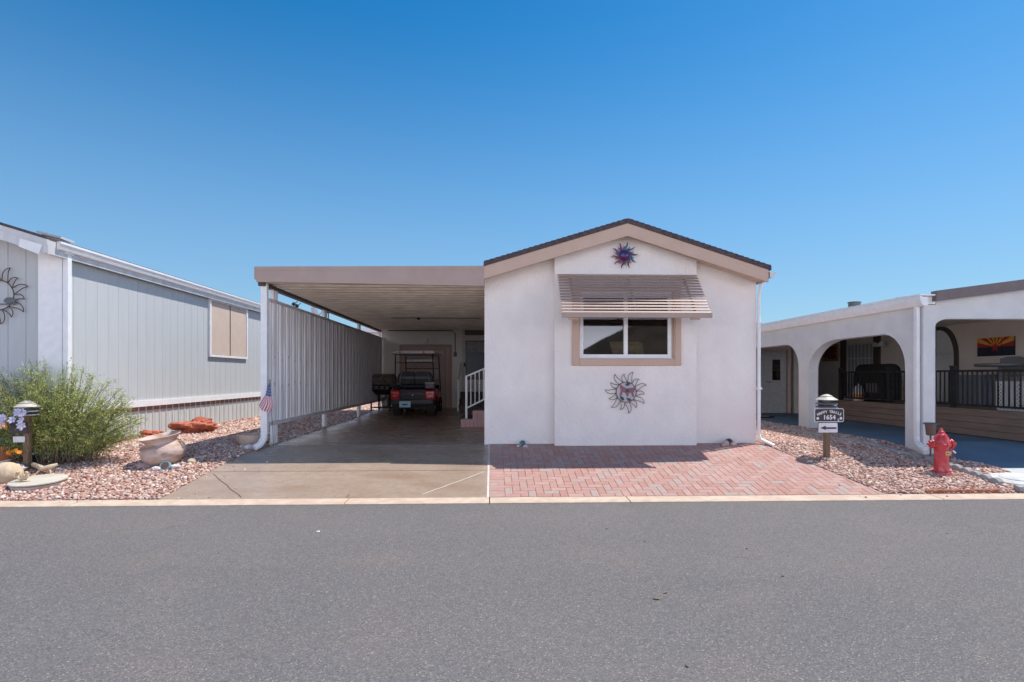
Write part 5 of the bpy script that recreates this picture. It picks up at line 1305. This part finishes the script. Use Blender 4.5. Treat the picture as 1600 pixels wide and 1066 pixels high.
disclight(258, 735, .072, 'round glass solar light resting against the stones before the pot', 'cyan', 'bronze', 62, 0)
rockat(378, 700, 9, 5, 'whiterock', 'leftmost pale stone at the foot of the low planter', seed=20)
rockat(388, 703, 17, 8, 'whiterock', 'larger quartz stone in front of the low planter', seed=21)
rockat(391, 697, 9, 7, 'pinkrock', 'mauve stone tucked against the low planter', seed=22)
rockat(398, 702, 12, 8, 'pinkrock', 'speckled stone beside the downspout mouth', seed=23)
rockat(397, 696, 14, 9, 'stone_dark', 'dark grey stone between planter and downspout', seed=24, rough=.2)
rockat(422, 696, 6, 5, 'tanrock', 'tiny tan stone at the foot of the first carport post', seed=25)
rockat(462, 682, 10, 3.5, 'whiterock', 'pale flat stone on the gravel edge under the screen', seed=26)
rockat(455, 685, 7, 3, 'whiterock', 'small pale stone nearest the driveway under the screen', seed=27)
# by the facade
rockat(1135, 698.5, 12, 10, 'pinkrock', 'left one of two pinkish stones at the wall base near the corner', seed=31)
rockat(1147, 698, 10, 9, 'pinkrock', 'right smaller one of two pinkish stones at the wall base', seed=32)
disclight(1139, 696.5, .065, 'round solar light behind the pinkish stones at the wall corner', 'greypl', 'solar', 75)
disclight(816.5, 697.5, .055, 'teal ringed solar light on the pavers at the left wall base', 'cyan', 'solar', 82)
rockat(821.5, 699.5, 8, 4, 'whiterock', 'white pebble just right of the teal ringed light', seed=33)
rockat(809.5, 699, 5.5, 3.5, 'whiterock', 'white pebble just left of the teal ringed light', seed=34)
# utility lid left
q = gnd(60, 757); lyc = q[1]
UL = thing('utility_cover', (q[0], lyc, zg(lyc)), 'pale oval utility cover standing proud of the gravel at left', 'utility cover')
def plate(name, m, r1, r2, z0, z1, parent, c, slope, **k):
    mb = MB(); mb.lathe((0, 0, 0), [(r1, z0), (r1, z1 - .006), (r1 - .01, z1), (0.0, z1 + .004)], 40, sy=r2 / r1)
    mb.v = [(x + c[0], y + c[1], z + c[2] + y * slope + x * k.get('sx', 0)) for x, y, z in mb.v]; return mb.build(name, m, parent, smooth=True)
c = (q[0], lyc, zg(lyc))
plate('base', 'tanpot', .305, .26, -.16, .035, UL, c, .10, sx=.03); plate('rim', 'dark', .315, .27, .036, .044, UL, c, .10, sx=.03); plate('lid', 'lid', .325, .28, .045, .066, UL, c, .10, sx=.03)
fg = gnd(40, 757); fx, fy_, fz_ = q[0] - .12, lyc - .08, zg(lyc) + .055
FG = MB(); FG.tube([(fx - .05, fy_, fz_ + .02), (fx, fy_, fz_ + .035), (fx + .04, fy_, fz_ + .07), (fx + .045, fy_, fz_ + .11)], [.022, .03, .024, .012], 8); FG.rock((fx + .04, fy_ - .01, fz_ + .115), (.022, .018, .018), 3, 2, .1)
FG.tube([(fx - .06, fy_, fz_ + .03), (fx - .09, fy_, fz_ + .07), (fx - .075, fy_, fz_ + .12), (fx - .055, fy_, fz_ + .12)], [.01, .02, .022, .008], 8); FG.rock((fx, fy_, fz_ + .01), (.10, .05, .015), 6, 2, .3)
solo(FG, 'figurine', 'tanrock', (fx, fy_, fz_), 'small tan squirrel figurine sitting on the pale utility cover', 'figurine', smooth=True)
g = gnd(-2, 757); BR = MB(); BR.rock((g[0], g[1] + .12, zg(g[1]) + .11), (.19, .15, .17), 41, 3, .05)
solo(BR, 'rock', 'tanrock', (g[0], g[1] + .1, zg(g[1])), 'big smooth tan boulder at the left edge of the yard', 'rock', smooth=True)
rockat(20, 742, 26, 17, 'whiterock', 'knobbly white quartz rock between boulder and lamp post', seed=43, rough=.7)
rockat(90, 737, 11, 6, 'whiterock', 'small white stone right of the driftwood', seed=44)
g = gnd(68, 741); DW = MB(); k = g[1] / F
DW.tube([(g[0] - 24 * k, g[1] + .1, g[2] + .12), (g[0] - 12 * k, g[1] + .05, g[2] + .10), (g[0], g[1], g[2] + .07), (g[0] + 10 * k, g[1], g[2] + .10), (g[0] + 17 * k, g[1] + .05, g[2] + .125)], [.03, .032, .038, .034, .022], 8)
DW.tube([(g[0] - 5 * k, g[1], g[2] + .06), (g[0] - 8 * k, g[1] - .04, g[2])], [.02, .012], 6); DW.tube([(g[0] + 9 * k, g[1], g[2] + .08), (g[0] + 14 * k, g[1] - .04, g[2])], [.018, .01], 6)
solo(DW, 'driftwood', 'tanrock', tuple(g), 'pale gnarled driftwood lying before the lamp post', 'driftwood', smooth=True)
# red edging line beside the left skirting
for a, b in walk([Vector((LX + .16, 9.0, 0)), Vector((LX + .16, 15.5, 0))], .6): edgeblock(a, b, .04, 'rededging', 'red edging strip along the grey house skirting', 'red strips along the grey skirting', scal=False, th=.06)
for (a, b_, w_, h_, sd) in ((108, 716, 16, 8, 51), (120, 713, 14, 10, 52)): rockat(a, b_, w_, h_, 'redrock', 'red sandstone chunk under the %s of the green shrub' % ('middle' if sd == 51 else 'right side'), seed=sd, rough=.5)
def solar(px, py, hh, lab, m='plastic_w'):
    g = gnd(px, py); t = thing('solar_light', tuple(g), lab, 'solar light')
    mb = MB(); mb.tube([(g[0], g[1], g[2]), (g[0], g[1], g[2] + hh)], .01, 6); mb.lathe((g[0], g[1], g[2] + hh - .1), [(.03, 0), (.035, .08)], 10); mb.build('stake', 'black', t)
    mb = MB(); mb.lathe((0, 0, 0), [(.07, 0), (.07, .012), (.04, .02)], 16); mb.v = [(x + g[0], y + g[1], z + g[2] + hh + x * .25) for x, y, z in mb.v]; mb.build('cap', m, t)
solar(54, 727, .16, 'small solar stake light right of the wooden lamp post'); solar(76, 724, .08, 'lower solar stake light under the shrub', 'metalw'); solar(88, 715, .26, 'taller white topped stake light deep in the shrub'); solar(8, 737, .14, 'wide capped stake light near the tan boulder', 'metalw')
g = gnd(14, 722); TP = thing('flower_pot', tuple(g), 'terracotta pot with dark teal leaves and orange flowers at far left', 'flower pot')
mb = MB(); mb.lathe(g, [(.13, 0), (.18, .20), (.20, .20), (.20, .25), (.17, .25), (.16, .2)], 20); mb.build('pot', 'terr', TP)
mb = MB()
for k in range(260):
    a, r = random.uniform(0, 6.28), random.uniform(0, .26); c = Vector((g[0] + r * math.cos(a), g[1] + r * math.sin(a) * .8, g[2] + .26 + random.uniform(0, .22)))
    d = Vector((random.uniform(-1, 1), random.uniform(-1, 1), random.uniform(-.3, .6))).normalized() * .045; e = d.cross(Vector((random.random(), 1, .3))).normalized() * .025
    mb.add([c - d, c + e, c + d, c - e], [(0, 1, 2, 3)])
mb.build('leaves', 'teal', TP)
def blooms(c, n, R_, m, lab, cat='flowers', pet=.035):
    mb = MB()
    for k in range(n):
        q = Vector(c) + Vector((random.uniform(-1, 1) * R_[0], random.uniform(-1, 1) * R_[1], random.uniform(-1, 1) * R_[2]))
        nrm = Vector((random.uniform(-.6, .6), -1, random.uniform(0, .8))).normalized(); a = nrm.cross(Vector((0, 0, 1))).normalized(); b_ = a.cross(nrm)
        for i in range(6):
            t = i * 1.047 + k; d1 = a * math.cos(t) + b_ * math.sin(t); d2 = a * math.cos(t + .5) + b_ * math.sin(t + .5); d0 = a * math.cos(t - .5) + b_ * math.sin(t - .5)
            mb.add([q, q + d0 * pet * .7, q + d1 * pet + nrm * .01, q + d2 * pet * .7], [(0, 1, 2, 3)])
        mb.tube([q, (q.x, q.y + .04, q.z - .05)], .002, 3)
    return mb
q = onY(17, 655, 7.95); FW = blooms(q, 16, (.16, .05, .10), 'lilac', '', pet=.06); solo(FW, 'flowers', 'lilac', q, 'pale lilac silk flowers beside the lamp post at the shrub', 'flowers')
q = onY(3, 662, 7.95); FW = blooms(q, 8, (.05, .04, .07), 'orange', ''); solo(FW, 'flowers', 'orange', q, 'yellow orange silk flowers at the left picture edge', 'flowers')
q = onY(22, 706, 8.0); FW = blooms(q, 8, (.09, .04, .02), 'orange', '', pet=.03); solo(FW, 'flowers', 'orange', q, 'low orange flowers below the teal leaved plant', 'flowers')
# white cover right
q = gnd(1572, 756); yc = q[1] + .10; xc_ = gnd(1590, 750)[0]
UR = thing('utility_cover', (xc_, yc, zg(yc)), 'white round utility cover between edging and gravel at right', 'utility cover')
c = (xc_ + .02, yc + .02, zg(yc)); plate('base', 'lidw', .38, .27, -.1, .03, UR, c, .15); plate('lid', 'lidw', .28, .19, .031, .048, UR, (c[0] + .05, c[1] + .04, c[2]), .12)
mb = MB(); 
for k in range(5): mb.rock((c[0] + .05 + k * .025, c[1] - .10, c[2] + .055 + .006 * (k % 2)), (.022, .018, .02), k, 1, .4)
mb.build('handle', 'brownleaf', UR)

# ================================================================== SHRUB
def shrub(cx, cy, Rx, Ry, Hh, nst, lab):
    t = thing('shrub', (cx, cy, zg(cy)), lab, 'shrub'); st = MB(); z0 = zg(cy)
    LV = [[], [], [], []]
    for s_ in range(nst):
        a = random.uniform(0, 6.283); rr = math.sqrt(random.random()); tx, ty = math.cos(a) * rr * Rx, math.sin(a) * rr * Ry
        hh = Hh * (1 - .42 * rr ** 2.2) * random.uniform(.70, 1.13) * (1 - .16 * max(0, tx / Rx)) * (.55 if s_ % 3 == 0 else 1); b0 = Vector((cx + tx * .35 + random.uniform(-.2, .2), cy + ty * .3 + random.uniform(-.12, .12), z0))
        top = Vector((cx + tx, cy + ty, z0 + hh)); mid_ = b0.lerp(top, .5) + Vector((-tx * .12, -ty * .12, .12)); path = []
        for i in range(9):
            u_ = i / 8; path.append(b0 * (1 - u_) ** 2 + mid_ * 2 * u_ * (1 - u_) + top * u_ * u_)
        st.tube(path, [.0055 * (1 - .8 * i / 8) + .0010 for i in range(9)], 4, cap=False)
        for k in range(30):
            u_ = random.uniform(.14, 1.0); i = min(int(u_ * 8), 7); f = u_ * 8 - i; p = path[i].lerp(path[i + 1], f)
            d = (path[i + 1] - path[i]).normalized(); tw = Vector((random.gauss(0, 1), random.gauss(0, 1), random.gauss(0, .6))); dr = (d * .8 + tw.normalized() * .9).normalized(); L = random.uniform(.08, .26) * (1.15 - u_ * .5)
            if k == 0: p, dr, L = path[7], d, .2
            for m_ in range(11):
                v_ = (m_ + random.random() * .5) / 11; q = p + dr * L * v_ + Vector((0, 0, -.03 * v_ * v_))
                ld = (dr * .6 + Vector((random.gauss(0, 1), random.gauss(0, 1), random.gauss(0, .7))).normalized()).normalized(); ll = random.uniform(.016, .036); w = ld.cross(Vector((random.gauss(0, 1), random.gauss(0, 1), 1))).normalized() * random.uniform(.0022, .0045)
                hn = (q.z - z0) / Hh; r_ = random.random(); c = 0 if r_ < .5 else (1 if r_ < .68 else 2)
                LV[c].append((q, q + ld * ll * .5 + w, q + ld * ll, q + ld * ll * .5 - w))
        if random.random() < .8:
            for k in range(random.randint(2, 8)):
                i = random.randint(3, 7); p = path[i] + Vector((random.gauss(0, .03), random.gauss(0, .03), 0)); L = random.uniform(.035, .07); w = Vector((random.choice((-1, 1)) * .006, .003, 0))
                LV[3].append((p, p + Vector((0, 0, -L * .5)) + w, p + Vector((.005, 0, -L)), p + Vector((0, 0, -L * .5)) - w))
    st.build('stems', 'stem', t)
    mb = MB()
    for c in range(4):
        for f in LV[c]: mb.add(f, [(0, 1, 2, 3)], c)
    mb.build('foliage', ['g1', 'g2', 'g3', 'g4'], t)
shrub(-6.42, 8.47, 1.30, .36, 1.42, 380, 'big feathery green desert shrub with yellow pods in front of the grey house')
mb = MB()
for k in range(420):
    x, y = -6.1 + random.gauss(0, .6), 8.1 + random.gauss(0, .22)
    if y > 8.6 or y < Y0 + .1: continue
    a = random.uniform(0, 6.28); L = random.uniform(.012, .03); d = Vector((math.cos(a) * L, math.sin(a) * L, random.uniform(-.004, .006))); e = Vector((-math.sin(a), math.cos(a), .2)) * L * .3; c = Vector((x, y, zg(y) + .022))
    mb.add([c - d, c + e, c + d, c - e], [(0, 1, 2, 3)], random.choice((0, 0, 1)))
solo(mb, 'leaf_litter', ['brownleaf', 'g4'], (-6.1, 8.1, zg(8.1)), 'dry brown and yellow leaf litter scattered under the green shrub', 'leaf litter', kind='stuff')
# small leaf litter on road/kerb
for k, (a, b_) in enumerate([(948, 827), (1008, 846), (1167, 858), (1223, 901), (1480, 834), (1073, 1042), (1026, 937), (1040, 927)]):
    r = ray(a, b_); tt = (ZR - CH) / r[2]; p = Vector((r[0] * tt, r[1] * tt, ZR + .006)); mb = MB(); mb.rock(p, (.014 if k < 6 else .03, .008, .006), k, 1, .4, rz=k)
    solo(mb, 'dry_leaf', 'brownleaf', tuple(p), 'tiny dark dry leaf lying on the grey asphalt road', 'leaf', 'dry leaves on the road')
r = ray(497, 831); tt = (ZR - CH) / r[2]; p = (r[0] * tt, r[1] * tt, ZR + .004); mb = MB(); mb.rock(p, (.022, .012, .006), 77, 1, .3); solo(mb, 'paper_scrap', 'white', p, 'small white paper scrap on the asphalt at left', 'litter')

# ================================================================== LIGHT, SKY, CAMERA
SA, SBb = .44, .175
sd = Vector((SA, SBb, 1)).normalized()
elev = math.asin(sd.z); az = math.atan2(sd.x, sd.y)
SKYG, SKYS, SKYK, FILL = 1.16, 1.32, .76, 9.6
w = bpy.data.worlds.new('World'); S.world = w; w.use_nodes = True; nt = w.node_tree
bg = nt.nodes['Background']; sky = nt.nodes.new('ShaderNodeTexSky'); sky.sky_type = 'NISHITA'; sky.sun_disc = False
sky.sun_elevation = elev; sky.sun_rotation = az; sky.altitude = 400; sky.air_density = 1.0; sky.dust_density = .6; sky.ozone_density = 1.6
bg.inputs[1].default_value = .15
N, K = nt.nodes, nt.links
def vm(src, k):
    m = N.new('ShaderNodeVectorMath'); m.operation = 'SCALE'; m.inputs['Scale'].default_value = k; K.new(src, m.inputs[0]); return m.outputs[0]
def mt(op, a, b=None):
    m = N.new('ShaderNodeMath'); m.operation = op
    for i, v in enumerate((a, b)):
        if v is None: continue
        if isinstance(v, (int, float)): m.inputs[i].default_value = v
        else: K.new(v, m.inputs[i])
    return m.outputs[0]
def mrr(src, a, b, c=0, d=1):
    m = N.new('ShaderNodeMapRange'); m.interpolation_type = 'SMOOTHSTEP'; K.new(src, m.inputs[0])
    for i, v in enumerate((a, b, c, d)): m.inputs[i + 1].default_value = v
    return m.outputs[0]
g = N.new('ShaderNodeGamma'); g.inputs[1].default_value = SKYG; tn = N.new('ShaderNodeVectorMath'); tn.operation = 'MULTIPLY'; tn.inputs[1].default_value = (.87, .985, .95); K.new(vm(sky.outputs[0], .22), tn.inputs[0]); K.new(tn.outputs[0], g.inputs[0])
hs = N.new('ShaderNodeHueSaturation'); hs.inputs['Saturation'].default_value = SKYS; K.new(g.outputs[0], hs.inputs['Color'])
blue = vm(hs.outputs[0], SKYK / .22)
# made-up bright cloud bank behind the camera, fill light for facade and carport
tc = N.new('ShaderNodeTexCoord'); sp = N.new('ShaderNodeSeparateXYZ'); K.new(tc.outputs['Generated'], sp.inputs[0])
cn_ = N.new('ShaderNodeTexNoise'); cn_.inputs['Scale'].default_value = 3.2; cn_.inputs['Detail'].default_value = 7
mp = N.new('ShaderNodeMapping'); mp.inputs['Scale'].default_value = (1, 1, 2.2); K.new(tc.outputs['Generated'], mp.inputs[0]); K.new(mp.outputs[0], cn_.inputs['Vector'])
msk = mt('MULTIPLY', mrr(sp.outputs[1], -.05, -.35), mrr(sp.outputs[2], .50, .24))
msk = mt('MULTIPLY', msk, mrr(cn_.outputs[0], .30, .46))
mxx = N.new('ShaderNodeMix'); mxx.data_type = 'RGBA'; K.new(msk, mxx.inputs[0]); hz_ = N.new('ShaderNodeMix'); hz_.data_type = 'RGBA'; K.new(mrr(sp.outputs[2], .60, -.02, 0, .75), hz_.inputs[0]); K.new(blue, hz_.inputs[6]); hz_.inputs[7].default_value = (1.50, 2.30, 3.45, 1); K.new(hz_.outputs[2], mxx.inputs[6]); cv = N.new('ShaderNodeCombineColor'); lowfill = mrr(sp.outputs[2], .13, .05, .78, 2.5)
for i, k in enumerate((FILL * .90, FILL * .94, FILL * 1.12)): K.new(mt('MULTIPLY', lowfill, k), cv.inputs[i])  # added fill is strongest near the horizon, to reach deep into the carport
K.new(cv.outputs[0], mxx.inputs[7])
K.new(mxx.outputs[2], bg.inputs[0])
L = bpy.data.lights.new('sun', 'SUN'); L.energy = 4.1; L.angle = R(.53); L.color = (1, .955, .89)
lo = bpy.data.objects.new('sun', L); COL.objects.link(lo); lo.rotation_euler = sd.to_track_quat('Z', 'Y').to_euler(); lo.location = (5, 5, 20)
cam = bpy.data.cameras.new('camera'); co = bpy.data.objects.new('camera', cam); COL.objects.link(co); S.camera = co
co.location = (0, 0, CH); co.rotation_euler = (R(90), 0, -TH); cam.lens = 36 * F / 1600; cam.sensor_width = 36; cam.shift_y = 55 / 1600; cam.clip_end = 2000; cam.clip_start = .05
S.view_settings.view_transform = 'Standard'; S.view_settings.look = 'None'; S.view_settings.exposure = .5; S.view_settings.gamma = 1
S.cycles.max_bounces = 8; S.cycles.transparent_max_bounces = 12
